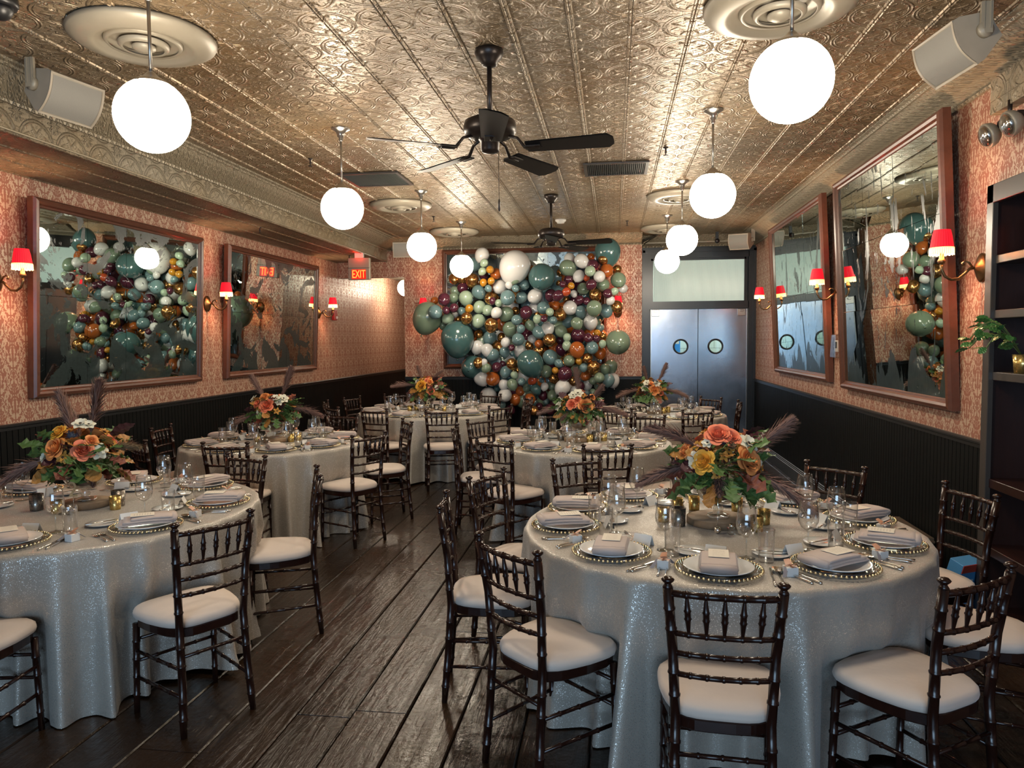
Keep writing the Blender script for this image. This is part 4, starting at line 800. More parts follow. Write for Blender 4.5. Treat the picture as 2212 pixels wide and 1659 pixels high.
def b_napkin():
    r=empty('napkin',(0,0,0),0,'x','napkin'); NS=1.16
    def slab(b,x0,x1,w,z0,z1,arch=0,n=10):
        vs=[];fs=[]
        for i in range(n+1):
            t=i/n; x=x0+(x1-x0)*t; zz=arch*math.sin(PI*t)
            e=.006
            ring=[(x,-w/2+e,z0+zz),(x,w/2-e,z0+zz),(x,w/2,(z0+z1)/2+zz),(x,w/2-e,z1+zz),(x,-w/2+e,z1+zz),(x,-w/2,(z0+z1)/2+zz)]; vs+=ring
        for i in range(n):
            for j in range(6): k=(j+1)%6; fs.append((i*6+j,i*6+6+j,i*6+6+k,i*6+k))
        fs+= [tuple(range(6)),tuple(range(n*6+5,n*6-1,-1))]; b.add(vs,fs,0,True)
    b=B(); slab(b,-.098,.100,.118,.0,.010,.003); slab(b,-.102,.085,.122,.0105,.020,.004); slab(b,-.100,.055,.116,.0205,.030,.003); b.v=[(x*NS,y*NS,z*1.15) for x,y,z in b.v]; obj('folded_layers',b,'napkin',r)
    b=B(); b.tube([(-.104,-.056,.017),(-.106,0,.018),(-.104,.056,.017)],[.014,.0155,.014],10); b.v=[(x*NS,y*NS,z*1.1) for x,y,z in b.v]; obj('rolled_edge',b,'napkin',r); return r
def b_menu():
    b=B(); b.add([(-.052,-.038,0),(.052,-.038,.001),(.052,.038,.001),(-.052,.038,0),(-.052,-.038,.0012),(.052,-.038,.0022),(.052,.038,.0022),(-.052,.038,.0012)],[(3,2,1,0),(4,5,6,7),(0,1,5,4),(1,2,6,5),(2,3,7,6),(3,0,4,7)])
    return tag(obj('menu_card',b,'card',uvf=lambda p:((p.y+.038)/.076,(p.x+.052)/.104)),'x','card')
def b_tent(): 
    b=B(); b.add([(-.022,-.042,0),(-.022,.042,0),(0,.042,.045),(0,-.042,.045),(.022,-.042,0),(.022,.042,0)],[(0,1,2,3),(3,2,5,4)]); b.add([(-.0235,-.042,0),(-.0235,.042,0),(0,.042,.0475),(0,-.042,.0475),(.0235,-.042,0),(.0235,.042,0)],[(3,2,1,0),(4,5,2,3)])
    return tag(obj('place_card',b,'paper'),'x','card')
def b_knife():
    b=B(); b.tube([(-.115,0,.004),(-.08,0,.005),(-.02,0,.004),(.0,0,.004)],[.0045,.0058,.0035,.003],6); b.add([(0,-.004,.003),(.09,-.007,.003),(.112,.0,.003),(.085,.006,.003),(0,.004,.003),(0,-.003,.005),(.09,-.005,.0045),(.11,.0,.004),(.085,.005,.005),(0,.004,.0055)],[(4,3,2,1,0),(5,6,7,8,9),(0,1,6,5),(1,2,7,6),(2,3,8,7),(3,4,9,8),(4,0,5,9)])
    return tag(obj('dinner_knife',b,'silver'),'x','knife')
def b_spoon():
    b=B(); b.tube([(-.10,0,.003),(-.08,0,.005),(-.02,0,.006),(.035,0,.008)],[.006,.005,.003,.0032],6)
    b.grid(lambda u,v:(.062+.034*math.cos(2*PI*u)*v,.021*math.sin(2*PI*u)*v*(1+.12*math.cos(2*PI*u)),.004+.009*v*v),16,4,0,True,wrap=True); b.grid(lambda u,v:(.062+.034*math.cos(2*PI*u)*v,-.021*math.sin(2*PI*u)*v*(1+.12*math.cos(2*PI*u)),.0025+.009*v*v),16,4,0,True,wrap=True)
    return tag(obj('soup_spoon',b,'silver'),'x','spoon')
def b_fork(nm,s):
    def f():
        b=B(); b.tube([(-.10*s,0,.003),(-.08*s,0,.005),(-.01,0,.006),(.03*s,0,.006)],[.006,.005,.003,.0035],6); b.add([(.03*s,-.004,.005),(.045*s,-.012,.005),(.06*s,-.013,.007),(.06*s,.013,.007),(.045*s,.012,.005),(.03*s,.004,.005)],[(0,1,2,3,4,5)])
        b.add([(.03*s,-.004,.003),(.045*s,-.012,.003),(.06*s,-.013,.005),(.06*s,.013,.005),(.045*s,.012,.003),(.03*s,.004,.003)],[(5,4,3,2,1,0)])
        for k in range(4): y=-.0112+.0075*k; b.tube([(.058*s,y,.006),(.08*s,y,.008),(.10*s,y,.006)],[.0019,.0018,.0010],4)
        return tag(obj(nm,b,'silver'),'x','fork')
    return f
def b_bread(): return tag(obj('bread_plate',B().lathe([(.001,.002),(.05,.002),(.078,.012),(.079,.0135),(.05,.006),(.001,.005)],32),'china'),'x','plate')
def b_butter():
    b=B(); b.tube([(-.08,0,.004),(-.02,0,.004),(0,0,.004)],[.005,.0035,.003],6); b.bbox((.035,0,.004),(.07,.016,.002),.0008); return tag(obj('butter_knife',b,'silver'),'x','knife')
def b_tumbler(): return tag(obj('water_glass',B().lathe([(.001,.001),(.029,.001),(.030,.006),(.034,.132),(.0335,.134),(.0325,.132),(.0285,.014),(.001,.012)],28,cap=False),'glass'),'x','glass')
def b_wine():
    r=empty('wine_glass',(0,0,0),0,'x','glass')
    obj('bowl',B().lathe([(.001,.083),(.012,.086),(.030,.100),(.041,.125),(.0425,.145),(.039,.175),(.033,.215),(.0325,.2155),(.032,.214),(.038,.175),(.0412,.145),(.040,.126),(.029,.102),(.012,.089),(.001,.087)],30,cap=False),'glass',r)
    obj('stem',B().lathe([(.0035,.004),(.0032,.05),(.0042,.078),(.008,.085)],12,cap=False),'glass_heavy',r)
    obj('foot',B().lathe([(.001,.0005),(.036,.0005),(.036,.002),(.012,.005),(.0035,.010)],28,cap=False),'glass_heavy',r); return r
def b_favour():
    r=empty('favour_box',(0,0,0),0,'x','box'); obj('box',B().bbox((0,0,.0175),(.045,.045,.035),.002),'paper',r)
    b=B(); b.box((0,0,.0355),(.047,.007,.0015)); b.box((0,0,.0355),(.007,.047,.0015))
    for s in (-1,1): b.grid(lambda u,v:(s*(.004+.026*math.sin(PI*u)*1.),(v-.5)*.02+s*.008*u,.038+.026*u*(1-u)*2.2+.004*v),8,1)
    obj('ribbon_bow',b,'peach',r); b=B(); b.grid(lambda u,v:(.01+.03*u,-.02-.02*u+(v-.5)*.016,.036-.030*u),5,1); obj('ribbon_tail',b,'grey_ribbon',r); b=B(); b.grid(lambda u,v:(-.012-.03*u,.015+.015*u+(v-.5)*.016,.037-.028*u),5,1); obj('ribbon_tail',b,'grey_ribbon',r); return r
def b_tag():
    return tag(obj('gift_tag',B().bbox((0,0,.012),(.002,.026,.04),.0005),'paper'),'x','tag')
SEAT={}
def seats(t,angs,names): SEAT[t]=list(zip(angs,names))
seats('A',(-97,-60,-23,13,50,87,123,158,-171,-134),('nearest place','near right place','right place','far right place','back right place','back place behind the flowers','back left place','left place, farther back','left place','near left place'))
seats('B',(-30,15,60,105,150,-165,-120,-76),('near right place','right place','back right place','back place','back left place','left place','near left place','nearest place'))
seats('C',(-24,27,72,118,163,-150,-105,-62),('near right place','right place','back right place','back place','back left place','left place','near left place','nearest place'))
seats('D',(-79,-123,-172,152,106,57,9,-35),('nearest place','near left place','left place','back left place','back place','back right place','right place','near right place'))
seats('E',(-72,-106,-38,-3,28,63,98,130,161,-163),('near place, right','near place, left','near right place','right place','back right place','back place, right','back place','back left place','far left place','left place'))
seats('F',(-67,-115,-160,155,110,65,20,-23),('near right place','near left place','left place','back left place','back place','back right place','right place','right place, nearer'))
rs=random.Random(11)
for t,ss in SEAT.items():
    cx,cy,R=TB[t]; far=t in 'EF'; T=TN[t]
    for a,sn in ss:
        an=a*D2R+rs.uniform(-.02,.02); u=Vector((math.cos(an),math.sin(an),0)); tn=Vector((-u.y,u.x,0))   # u outwards; tn = to the seated guest's left... 
        def P(rad,lat,z=0): q=Vector((cx,cy,ZT+z))+u*rad+tn*lat; return q
        end='at the %s, %s'%(sn,T); rp=R-.195; j=lambda s:rs.uniform(-s,s)
        # guest faces -u; guest's right hand is +tn side
        first_or_dup('charger_plate',b_charger,P(rp,0),an,'gold beaded glass charger '+end,'beaded chargers on the '+T)
        first_or_dup('dinner_plate',b_plate,P(rp,0,.006),an,'white dinner plate '+end,'dinner plates on the '+T)
        na=an+PI+j(.5) if t!='A' or a!=-97 else an+PI
        if t in 'AB': na+= {-97:0,-134:.9,-60:-1.0,13:.4,-171:.6,-30:.9,-76:.8}.get(a,0)
        first_or_dup('napkin',b_napkin,P(rp,0,.027),na,'folded taupe napkin on the plate '+end,'taupe napkins on the '+T)
        q=P(rp,0,.0625)-u*0+Vector((math.cos(na),math.sin(na),0))*.015
        first_or_dup('menu_card',b_menu,(q.x,q.y,ZT+.0675),na,'cream menu card on the napkin '+end,'menu cards on the '+T)
        for key,bl,lat,nm,la in (('dinner_knife',b_knife,.195,'dinner knife','silver dinner knife'),('soup_spoon',b_spoon,.222,'soup spoon','silver soup spoon')):
            first_or_dup(key,bl,P(rp+.015,lat,0),an+PI+j(.1),la+' '+end,nm+'s on the '+T)
        for key,bl,lat,la in (('dinner_fork',b_fork('dinner_fork',1.),-.193,'silver dinner fork'),('salad_fork',b_fork('salad_fork',.88),-.222,'smaller silver salad fork')):
            first_or_dup(key,bl,P(rp+.02,lat,0),an+PI+j(.1),la+' '+end,key.replace('_',' ')+'s on the '+T)
        first_or_dup('bread_plate',b_bread,P(rp-.235,-.10),an,'small white bread plate '+end,'bread plates on the '+T)
        first_or_dup('butter_knife',b_butter,P(rp-.235,-.10,.0125),an+1.2+j(.4),'silver butter knife on its bread plate '+end.replace('at the','at'),'butter knives on the '+T)
        first_or_dup('water_glass',b_tumbler,P(rp-.165+j(.01),.185+j(.01)),an,'straight water glass '+end,'water glasses on the '+T)
        first_or_dup('wine_glass',b_wine,P(rp-.215+j(.015),.10+j(.02)),an,'stemmed wine glass '+end,'wine glasses on the '+T)
        first_or_dup('place_card',b_tent,P(rp-.195+j(.01),-.0+j(.02)),an+j(.3),'white tent place card '+end,'place cards on the '+T)
        if not far:
            first_or_dup('favour_box',b_favour,P(rp-.12+j(.015),.135+j(.02)) if False else P(rp-.02,.262 if R>.85 else .255),an+j(.5),'white favour box with ribbon '+end,'favour boxes on the '+T)

# ------------------------------------------------ flowers
def petal(b,base,dirv,upv,L_,W_,cup,curl,mi=0,n=4):
    d=Vector(dirv).normalized(); u=Vector(upv); u=(u-d*u.dot(d)).normalized(); s=d.cross(u); bs=Vector(base)
    def fn(a,v):
        w=W_*math.sin(PI*min(1,.12+v*.80))**.8*(a-.5)*2; p=bs+d*(L_*v)+s*w*.5+u*(cup*(a-.5)**2*4*W_*.5+curl*v*v*L_); return p
    b.grid(fn,n,n,mi,True)
def rose_mesh(mat):
    b=B(); rr=random.Random(2)
    for k,(r,h,n,fl) in enumerate(((.007,.034,2,.0),(.013,.035,3,.001),(.019,.034,3,.003),(.026,.031,4,.006),(.033,.026,5,.010),(.039,.019,5,.014))):
        for q in range(n):
            a0=2*PI*q/n+k*.9; sp=2*PI/n*.62; jt=rr.uniform(-.002,.002)
            def fn(u,v,a0=a0,sp=sp,r=r,h=h,fl=fl,jt=jt):
                e=1-abs(2*u-1)**3*.18*v; a=a0+(u-.5)*2*sp*(.55+.45*math.sin(PI*min(1,v*.8+.1))); vv=v*e
                rho=.006+(r-.004)*math.sin(min(1.,vv*1.25)*PI/2)+fl*max(0,vv-.7)/.3+.0022*(u-.5)*2; return (rho*math.cos(a),rho*math.sin(a),h*vv-(fl*.55*max(0,vv-.8)/.2)+jt)
            b.grid(fn,6,6,0,True)
    b.lathe([(.001,-.004),(.014,.0),(.016,.012),(.001,.02)],10); return b.mesh('rose',mat)
def daisy_mesh(mats,n,L_,W_,cup=.2):
    b=B()
    for k in range(n):
        a=2*PI*k/n; petal(b,(.003*math.cos(a),.003*math.sin(a),0),(math.cos(a),math.sin(a),.35),(0,0,1),L_,W_,cup,-.25)
    for k in range(n): 
        a=2*PI*(k+.5)/n; petal(b,(.002*math.cos(a),.002*math.sin(a),.003),(math.cos(a),math.sin(a),.9),(0,0,1),L_*.7,W_*.8,cup,-.2)
    b.lathe([(.005,.0),(.005,.006),(.001,.009)],8,mi=1); return b.mesh('blossom',mats)
def leaf_mesh(mat,lobed):
    b=B(); out=[]; n=9
    for i in range(n+1):
        t=i/n; w=math.sin(PI*t)**.8*.32; 
        if lobed: w*=(1.25 if i%3==1 else .55)
        out.append((t,w))
    vs=[];fs=[]
    for i,(t,w) in enumerate(out): z=-.25*t*t; vs+=[(t,-w,z+.06*(i%2)),(t,0,z),(t,w,z+.06*(i%2))]
    for i in range(n): a=i*3; fs+= [(a,a+3,a+4,a+1),(a+1,a+4,a+5,a+2)]
    b.add(vs,fs,0,False); b.tube([(-.25,0,.02),(0,0,0)],.012,4); return b.mesh('leaf',mat)
def plume_mesh(mat,bend,seed):
    b=B(); rr=random.Random(seed); n=12; sp=[]
    for i in range(n+1): t=i/n; sp.append(Vector((t,0,bend*t*t)))
    b.tube(sp,[.012*(1-.8*i/n) for i in range(n+1)],5,mi=1)
    for k in range(420):
        t=.30+.70*rr.random()**.9; i=min(n-1,int(t*n)); p=sp[i].lerp(sp[i+1],t*n-i); tg=(sp[i+1]-sp[i]).normalized(); a=rr.uniform(0,2*PI)
        o=Vector((0,math.cos(a),math.sin(a))); w=.25*math.sin(PI*min(1,(t-.26)/.76))**.7+.02; d=(tg*1.25+o*rr.uniform(.35,.95)).normalized(); ln=w*rr.uniform(.7,1.2)
        s=d.cross(o).normalized()*.009; q=p+d*ln+Vector((0,0,-.05*ln)); m_=p+d*ln*.5+Vector((0,0,.01)); b.add([p-s,p+s,m_+s*.9,m_-s*.9,q],[(0,1,2,3),(3,2,4)])
    return b.mesh('plume',[mat,'stem'])
def thistle_mesh():
    b=B(); rr=random.Random(4)
    for k in range(70):
        z=rr.uniform(-.6,1); a=rr.uniform(0,2*PI); q=math.sqrt(max(0,1-z*z)); d=Vector((q*math.cos(a),q*math.sin(a),z)); s=d.orthogonal().normalized()*.0025; b.add([d*.006-s,d*.006+s,d*.030],[(0,1,2)])
    b.lathe([(.001,-.014),(.014,-.006),(.016,.004),(.010,.014),(.001,.016)],10); return b.mesh('thistle','thistle')
FM={'rose':rose_mesh('rose'),'rose_y':rose_mesh('rose_y'),'rose_c':rose_mesh('rose_c'),'white':daisy_mesh(['petal_w','centre'],6,.026,.024),'must':daisy_mesh(['petal_m','centre'],5,.022,.014,.1),
    'leaf':leaf_mesh('leaf',True),'leaf_r':leaf_mesh('leaf_r',True),'leaf_o':leaf_mesh('leaf_o',False),'leaf_d':leaf_mesh('leaf_d',False),'pl1':plume_mesh('plume',-.45,1),'pl2':plume_mesh('plume',.12,2),'pl3':plume_mesh('plume_t',-.3,3),'th':thistle_mesh()}
def aim(o,d,roll=0,z_axis=True):
    d=Vector(d).normalized(); q=d.to_track_quat('Z' if z_axis else 'X','Y' if z_axis else 'Z'); o.rotation_mode='QUATERNION'; o.rotation_quaternion=q@Matrix.Rotation(roll,3,'Z' if z_axis else 'X').to_quaternion()
def vase_parts(r):
    obj('glass_bowl',B().lathe([(.001,.0),(.052,.0),(.056,.006),(.050,.012),(.026,.020),(.020,.030),(.026,.040),(.018,.050),(.022,.060),(.055,.070),(.090,.095),(.108,.130),(.112,.150),(.108,.150),(.103,.130),(.085,.100),(.05,.078),(.001,.072)],40,cap=False),'glass_heavy',r)
    b=B(); b.lathe([(.001,.08),(.04,.085),(.075,.105),(.09,.13),(.07,.15),(.001,.16)],20); obj('stems_mass',b,'leaf_d',r)
def arrangement(t,px,cen_z,sc,label,seed,roses,plumes,whites,th=2):
    cx,cy,R=TB[t]; rr=random.Random(seed); c=at_y(px,900,cy+.06); root=empty('flower_arrangement',(c.x,cy+.06,ZT+.033),0,label,'flowers','autumn flower centrepieces'); vase_parts(root)
    oc=Vector((0,0,.232)); toc=Vector((0,0,0))
    for k in range(112):
        a=rr.uniform(0,2*PI); el=rr.uniform(-.5,.85); d=Vector((math.cos(a)*math.cos(el),math.sin(a)*math.cos(el),math.sin(el))); key=rr.choice(('leaf','leaf','leaf','leaf_r','leaf_d','leaf_o') if el>-.1 else ('leaf','leaf','leaf','leaf_r','leaf_o'))
        s=rr.uniform(.085,.135)*sc; o=put('leaf',FM[key],root,oc+d*rr.uniform(.07,.165)*sc,(0,0,0),(s,)*3); aim(o,d+Vector((0,0,-.1)),rr.uniform(-1,1),False)
    for (dx,dz,sz,key) in roses:     # placed by hand, offsets in metres as seen from the front
        y=-math.sqrt(max(.001,.150**2-(dx*.8)**2-((dz-.06)*.9)**2))*sc; o=put('rose',FM[key],root,oc+Vector((dx,y,dz)),(0,0,0),(sz,)*3); aim(o,Vector((dx*1.8,y*1.3-.05,dz+.05)))
    for (dx,dz,sz) in whites:
        y=-math.sqrt(max(.001,.155**2-(dx*.8)**2-((dz-.06)*.9)**2))*sc; o=put('white_blossom',FM['white'],root,oc+Vector((dx,y,dz)),(0,0,0),(sz*1.25,)*3); aim(o,Vector((dx*1.5,y*1.4-.05,dz+.08)))
    for k in range(28):
        a=rr.uniform(0,2*PI); el=rr.uniform(-.1,1.2); d=Vector((math.cos(a)*math.cos(el),math.sin(a)*math.cos(el),math.sin(el))); q=oc+Vector((d.x*.165,d.y*.165,d.z*.15+.01))*sc
        o=put('mustard_blossom',FM['must'],root,q,(0,0,0),(rr.uniform(.9,1.35)*sc,)*3); aim(o,d)
    for k in range(9):   # back side roses so it holds from other views
        a=rr.uniform(-.15,PI+.15); el=rr.uniform(.1,1.15); d=Vector((math.cos(a)*math.cos(el),math.sin(a)*math.cos(el),math.sin(el))); o=put('rose',FM[rr.choice(('rose','rose_c'))],root,oc+d*.14*sc,(0,0,0),(sc,)*3); aim(o,d)
    for k in range(th):
        d=Vector(((-.55,.1)[k%2],-.6,(.15,.75)[k%2])); o=put('thistle',FM['th'],root,oc+d*.17*sc,(0,0,0),(1.1*sc,)*3); aim(o,d)
    for (dx,dy,dz,ln,key) in plumes:
        d=Vector((dx,dy,dz)).normalized(); o=put('plume',FM[key],root,oc+d*.03,(0,0,0),(ln,)*3); aim(o,d,0,False)
        if key=='pl3': o['label']='tan grass plume'
    return root
def slab(t,px,r,label):
    cx,cy,R=TB[t]; c=at_y(px,900,cy+.06); o=empty('wood_slice',(c.x,cy+.06,ZT),0,label,'wood slice','wood slices under the centrepieces')
    obj('disc',B().lathe([(.001,.001),(r-.006,.001),(r-.006,.0315),(.001,.032)],40),'slab',o); obj('bark_rim',B().lathe([(r-.006,.0),(r,.002),(r+.001,.016),(r,.030),(r-.006,.032)],40,cap=False),'bark',o)
INFO={'A':(1553,1.15,'large autumn bouquet with orange roses in a footed glass bowl on the front right table',
   [(-.085,.055,1.15,'rose_y'),(.105,.065,1.35,'rose'),(-.02,.175,1.2,'rose_c'),(.03,.165,1.0,'rose_c'),(-.165,.09,.7,'rose'),(-.19,.075,.6,'rose_c')],
   [(-.68,-.25,.92,.36,'pl1'),(.95,-.1,.55,.38,'pl2'),(1,-.35,.02,.40,'pl1'),(-.12,-1,.15,.24,'pl1'),(-1,-.2,.22,.34,'leafpl'),(.1,-.55,.7,.2,'pl3')],
   [(-.125,.07,1.1),(-.13,.035,1.0),(.115,.14,1.4),(-.07,.145,.8),(.17,.05,.7)]),
 'B':(178,1.1,'autumn bouquet with orange roses and mauve plumes on the front left table',
   [(-.03,.075,1.25,'rose'),(.105,.065,1.15,'rose_c'),(-.035,.155,.9,'rose_y'),(.13,.11,.7,'rose')],[(-1,-.1,.12,.42,'pl1'),(-.45,0,.9,.36,'pl2'),(-.2,.1,1,.30,'pl1'),(.45,-.15,.95,.42,'pl2'),(.9,.1,.45,.27,'pl3'),(.55,-.5,-.1,.2,'pl1')],
   [(-.11,.03,1.4),(-.13,-.005,1.2),(.16,.055,1.35),(.055,.20,1.2),(.09,.195,1.0)]),
 'C':(594,1.0,'autumn bouquet with a coral rose and dark plumes on the middle left table',
   [(0,.07,1.35,'rose_c'),(-.10,.08,.8,'rose_c'),(-.03,.14,.9,'rose')],[(-.65,0,.8,.36,'pl2'),(.55,0,1,.40,'pl2'),(1,-.1,.35,.40,'pl1'),(-1,-.2,.1,.34,'pl1'),(-.5,-.5,-.25,.24,'pl1')],
   [(-.16,.12,1.3),(-.075,.015,1.1),(.13,.13,1.3),(.07,.14,1.0),(.10,.10,1.)]),
 'D':(1250,1.0,'autumn bouquet with an orange rose and pale blossoms on the middle right table',
   [(.06,.06,1.35,'rose'),(-.05,.07,1.0,'rose_c'),(-.005,.11,.8,'rose_c'),(.12,.13,.6,'rose')],[(.05,0,1.2,.34,'pl2'),(-1,-.1,.35,.30,'pl1'),(1,-.2,.35,.36,'pl1'),(.8,-.1,.7,.28,'pl2'),(-.4,-.6,.1,.2,'pl1')],
   [(.0,.165,1.4),(-.04,.15,1.2),(-.17,.05,1.3),(.19,.05,1.2)]),
 'E':(925,1.05,'autumn bouquet with a yellow rose on the far left table',
   [(-.04,.06,1.5,'rose_y'),(.07,.0,1.1,'rose_c'),(.06,.11,.9,'rose'),(.03,.13,.7,'rose_c')],[(-1,-.1,.55,.40,'pl1'),(-.5,0,.9,.3,'pl2'),(.3,0,1,.26,'pl1'),(.9,-.2,.3,.28,'pl1'),(-.9,-.3,-.1,.26,'pl1')],
   [(-.16,-.03,1.3),(.14,.04,1.0),(-.10,.12,1.)]),
 'F':(1408,1.0,'autumn bouquet with orange and white blossoms on the far right table',
   [(.02,.03,1.4,'rose'),(.09,.0,.9,'rose_c'),(-.02,.09,.8,'rose')],[(-1,-.1,.25,.36,'pl1'),(.6,0,.9,.34,'pl2'),(1,-.1,.25,.36,'pl1'),(-.4,0,.9,.28,'pl2')],
   [(-.09,.05,1.3),(-.07,.11,1.2),(.05,.10,1.2)])}
for i,(t,(px,sc,lb,ro,plu,wh)) in enumerate(INFO.items()):
    slab(t,px,.15 if t in 'A' else .13,'round wood slice under the bouquet of the %s'%TN[t]); arrangement(t,px,0,sc,lb,20+i,ro,[(a,b_,c,d,'pl1' if k=='leafpl' else k) for a,b_,c,d,k in plu],wh)
# ------------------------------------------------ votives, shakers, table numbers
def b_votive(key,mat,r,h,nm):
    def f():
        q=empty(nm,(0,0,0),0,'x','candle holder'); obj('cup',B().lathe([(.001,.0),(r*.86,.0),(r*.9,.004),(r,h),(r*.95,h),(r*.84,.010),(.001,.009)],24,cap=False),mat,q); obj('candle',B().lathe([(.001,.01),(r*.78,.01),(r*.78,h*.45),(.001,h*.46)],16),'petal_w',q); return q
    return f
VOT={'A':[('g',-.175,.22),('s',-.195,-.07),('g',-.085,.27),('g',.13,.26),('g',.155,-.14),('g',-.26,.0),('g',.215,.0)],'B':[('s',-.20,-.12),('s',.18,.02),('g',.22,-.06),('g',-.03,-.18)],'C':[('g',-.15,-.05),('s',-.13,.0),('g',.16,-.03),('g',.19,.06),('s',.12,.10)],'D':[('g',.10,-.10),('s',.15,-.03),('g',.22,.02),('s',-.16,.04)],'E':[('g',-.22,-.08),('g',-.17,.05),('s',.12,-.05),('g',.22,-.04)],'F':[('s',-.16,-.02),('g',.14,.0),('s',-.10,-.12),('g',.2,.1)]}
WORD=['first','second','third','fourth','fifth','sixth','seventh']
for t,vs in VOT.items():
    cx,cy,R=TB[t]; c=at_y(INFO[t][0],900,cy+.06); ng=ns=0
    vs=sorted(vs,key=lambda v:v[1]); 
    for k,dx,dy in vs:
        if k=='g': first_or_dup('gold_votive',b_votive('g','gold_votive',.030,.072,'votive_holder'),(c.x+dx,c.y+dy,ZT),0,'gold mercury glass votive, %s gold one from the left on the %s'%(WORD[ng],TN[t]),'gold votives on the '+TN[t]); ng+=1
        else: first_or_dup('grey_votive',b_votive('s','grey_votive',.036,.088,'candle_cup'),(c.x+dx,c.y+dy,ZT),0,'grey mottled candle cup, %s grey one from the left on the %s'%(WORD[ns],TN[t]),'grey candle cups on the '+TN[t]); ns+=1
def b_shaker():
    q=empty('salt_shaker',(0,0,0),0,'x','shaker'); obj('jar',B().bbox((0,0,.016),(.030,.030,.032),.003),'glass_heavy',q); obj('cap',B().lathe([(.010,.032),(.011,.040),(.008,.050),(.001,.052)],14),'silver',q); return q
for t,(dx,dy) in {'A':(.03,-.21),'B':(.02,-.20),'C':(-.03,-.19),'D':(-.03,-.18),'E':(.03,-.19),'F':(-.02,-.18)}.items():
    cx,cy,R=TB[t]; c=at_y(INFO[t][0],900,cy+.06)
    for k,nm in enumerate(('left','right')): first_or_dup('shaker',b_shaker,(c.x+dx+k*.04,c.y+dy,ZT),.2,'small glass shaker with silver cap, %s of the pair on the %s'%(nm,TN[t]),'shakers on the '+TN[t])
for t,(num,dx,dy,rz) in {'A':('1',-.03,-.20,1.45),'B':('2',.06,-.17,0),'C':('3',.02,-.17,.25),'E':('6',.05,-.18,0),'F':('5',.06,-.17,-.2)}.items():
    cx,cy,R=TB[t]; c=at_y(INFO[t][0],900,cy+.06); r=empty('table_number',(c.x+dx-.0,c.y+dy,ZT),rz,'gold number %s on a wire stand on the %s'%(num,TN[t]),'table number','gold table numbers')
    obj('ball_base',B().lathe([(.001,0)]+[(.016*math.cos(a*PI/8),.016+.016*math.sin(a*PI/8)) for a in range(-3,4)]+[(.001,.032)],16),'silver',r); obj('wire',B().tube([(0,0,.03),(0,0,.09)],.001,5),'silver',r)
    put('number',text_mesh(num,.115,.0015,'number'),r,(0,0,.125),(PI/2,0,0))

# ------------------------------------------------ cabinet on the right wall, and what stands on it
CY0,CY1=2.6,4.47
cb=empty('display_cabinet',(XR,(CY0+CY1)/2,0),0,'dark built-in shelf cabinet at the right frame edge','cabinet'); o0=Vector(cb.location)
def cpart(nm,c,d,m): return obj(nm,B().bbox((c[0]-o0.x,c[1]-o0.y,c[2]-o0.z),d,.003),m,cb)
cpart('side_panel',(XR+.19,CY1-.02,1.245),(.44,.04,2.49),'cabinet'); cpart('side_panel',(XR+.19,CY0+.02,1.245),(.44,.04,2.49),'cabinet'); cpart('back_panel',(XR+.40,(CY0+CY1)/2,1.245),(.02,CY1-CY0,2.49),'cabinet')
cpart('face_stile',(XR-.035,CY1-.035,1.245),(.03,.07,2.49),'cab_face'); cpart('face_stile',(XR-.035,CY0+.035,1.245),(.03,.07,2.49),'cab_face'); cpart('top_rail',(XR-.035,(CY0+CY1)/2,2.44),(.03,CY1-CY0,.10),'cab_face'); cpart('top_panel',(XR+.18,(CY0+CY1)/2,2.47),(.44,CY1-CY0,.04),'cabinet')
for z in (2.08,1.78,1.44): cpart('shelf',(XR+.17,(CY0+CY1)/2,z),(.40,CY1-CY0-.08,.045),'cab_face')
for z in (.84,.46,.10): cpart('shelf',(XR+.17,(CY0+CY1)/2,z),(.40,CY1-CY0-.08,.05),'cabinet')
r=empty('gold_cup',(2.17,4.20,1.8025),0,'gold glass cup on the middle shelf of the cabinet','cup'); obj('cup',B().lathe([(.001,0),(.030,0),(.036,.085),(.034,.085),(.028,.008),(.001,.008)],24,cap=False),'gold_votive',r)
tag(obj('red_box',B().bbox((2.20,4.235,2.1925),(.06,.10,.18),.003),'red_print'),'narrow red box on the top shelf of the cabinet','box')
pl=empty('potted_plant',(2.13,4.20,1.4625),0,'trailing green plant in a gold pot on the cabinet shelf','plant'); obj('pot',B().lathe([(.001,0),(.035,0),(.045,.10),(.042,.10),(.001,.085)],20),'gold_votive',pl)
lm=leaf_mesh('houseplant',False); rp_=random.Random(9)
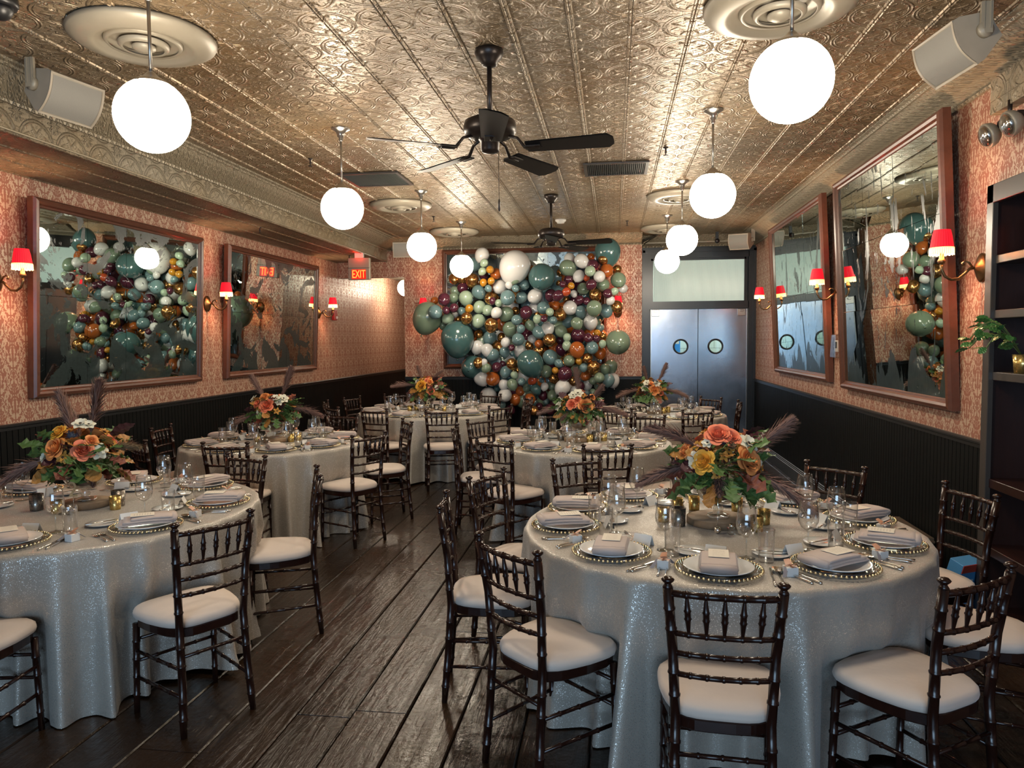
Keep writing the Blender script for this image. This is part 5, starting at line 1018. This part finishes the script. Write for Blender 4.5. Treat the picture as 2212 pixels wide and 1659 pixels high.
for k in range(7):
    a=PI+rp_.uniform(-1.5,1.1); pts=[Vector((0,0,.09))]; h=rp_.uniform(.10,.22)
    for s in range(1,6): t=s/5; pts.append(Vector((math.cos(a)*.24*t,math.sin(a)*.26*t,.09+h*math.sin(PI*t*.75)-.06*t*t)))
    obj('branch',B().tube(pts,.003,5),'stem',pl)
    for s in range(1,6):
        o=put('leaf',lm,pl,pts[s],(0,0,0),(rp_.uniform(.055,.09),)*3); aim(o,(math.cos(a+rp_.uniform(-1.2,1.2)),math.sin(a+rp_.uniform(-1.2,1.2)),rp_.uniform(-.4,.4)),rp_.uniform(-1,1),False)
# bulkhead and emergency light above the cabinet
struct('trim_11',B().box((XR-.03,1.2,2.96),(.07,6.46,.19)),'tin_beam',uvf=lambda p:(p.y,p.z))
r=empty('emergency_light',(XR-.06,4.26,2.875),0,'twin head emergency light hanging from the bulkhead at top right','emergency light'); r.scale=(1.3,1.3,1.3)
obj('bracket',B().tube([(0,-.02,.01),(0,-.02,-.06)],.009,8).bbox((0,-.05,-.075),(.05,.16,.03),.004),'bronze_fan',r)
for k,y in enumerate((.055,-.115)):
    h=obj('lamp_head',B().lathe([(.001,-.03),(.03,-.028),(.046,-.01),(.052,.012),(.050,.02)],24,mat=Matrix.Rotation(-PI/2-.35,4,'Y')),'plaster',r,(-.035,y,-.105)); obj('lens',B().lathe([(.047,.02),(.035,.032),(.001,.038)],20,mat=Matrix.Rotation(-PI/2-.35,4,'Y')),'glass_heavy',h)
    obj('reflector',B().lathe([(.04,.021),(.001,.0215)],20,mat=Matrix.Rotation(-PI/2-.35,4,'Y')),'silver',h)
# heater cover and blue carton behind the right-hand chairs
r=empty('floor_heater',(1.99,5.35,0),0,'low slatted beige heater cover by the right wall behind the big table','heater'); obj('casing',B().bbox((0,0,.17),(.17,.62,.30),.01),'rubber',r); b=B()
for k in range(26): b.box((-.0,-.29+k*.0232,.335),(.16,.008,.03))
b.box((0,0,.325),(.165,.61,.012)); o=obj('slats',b,'heater',r); o['kind']='stuff'
r=empty('carton',(1.98,4.60,0),.25,'blue and red carton with a barcode label leaning behind the right-hand chairs','box'); r.rotation_euler=(.30,.0,.5)
obj('box_body',B().bbox((0,0,.19),(.20,.09,.40),.004),'blue_box',r); obj('red_panel',B().box((-.0,-.046,.365),(.198,.003,.05)),'red_print',r)
lb=obj('barcode_label',B().box((-.03,-.0465,.26),(.09,.003,.055)),'paper',r); b=B()
for k in range(14): b.box((-.062+k*.005,-.0485,.262),(.0016+(k%3)*.0009,.001,.034))
o=obj('bars',b,'ink',lb); o['kind']='stuff'
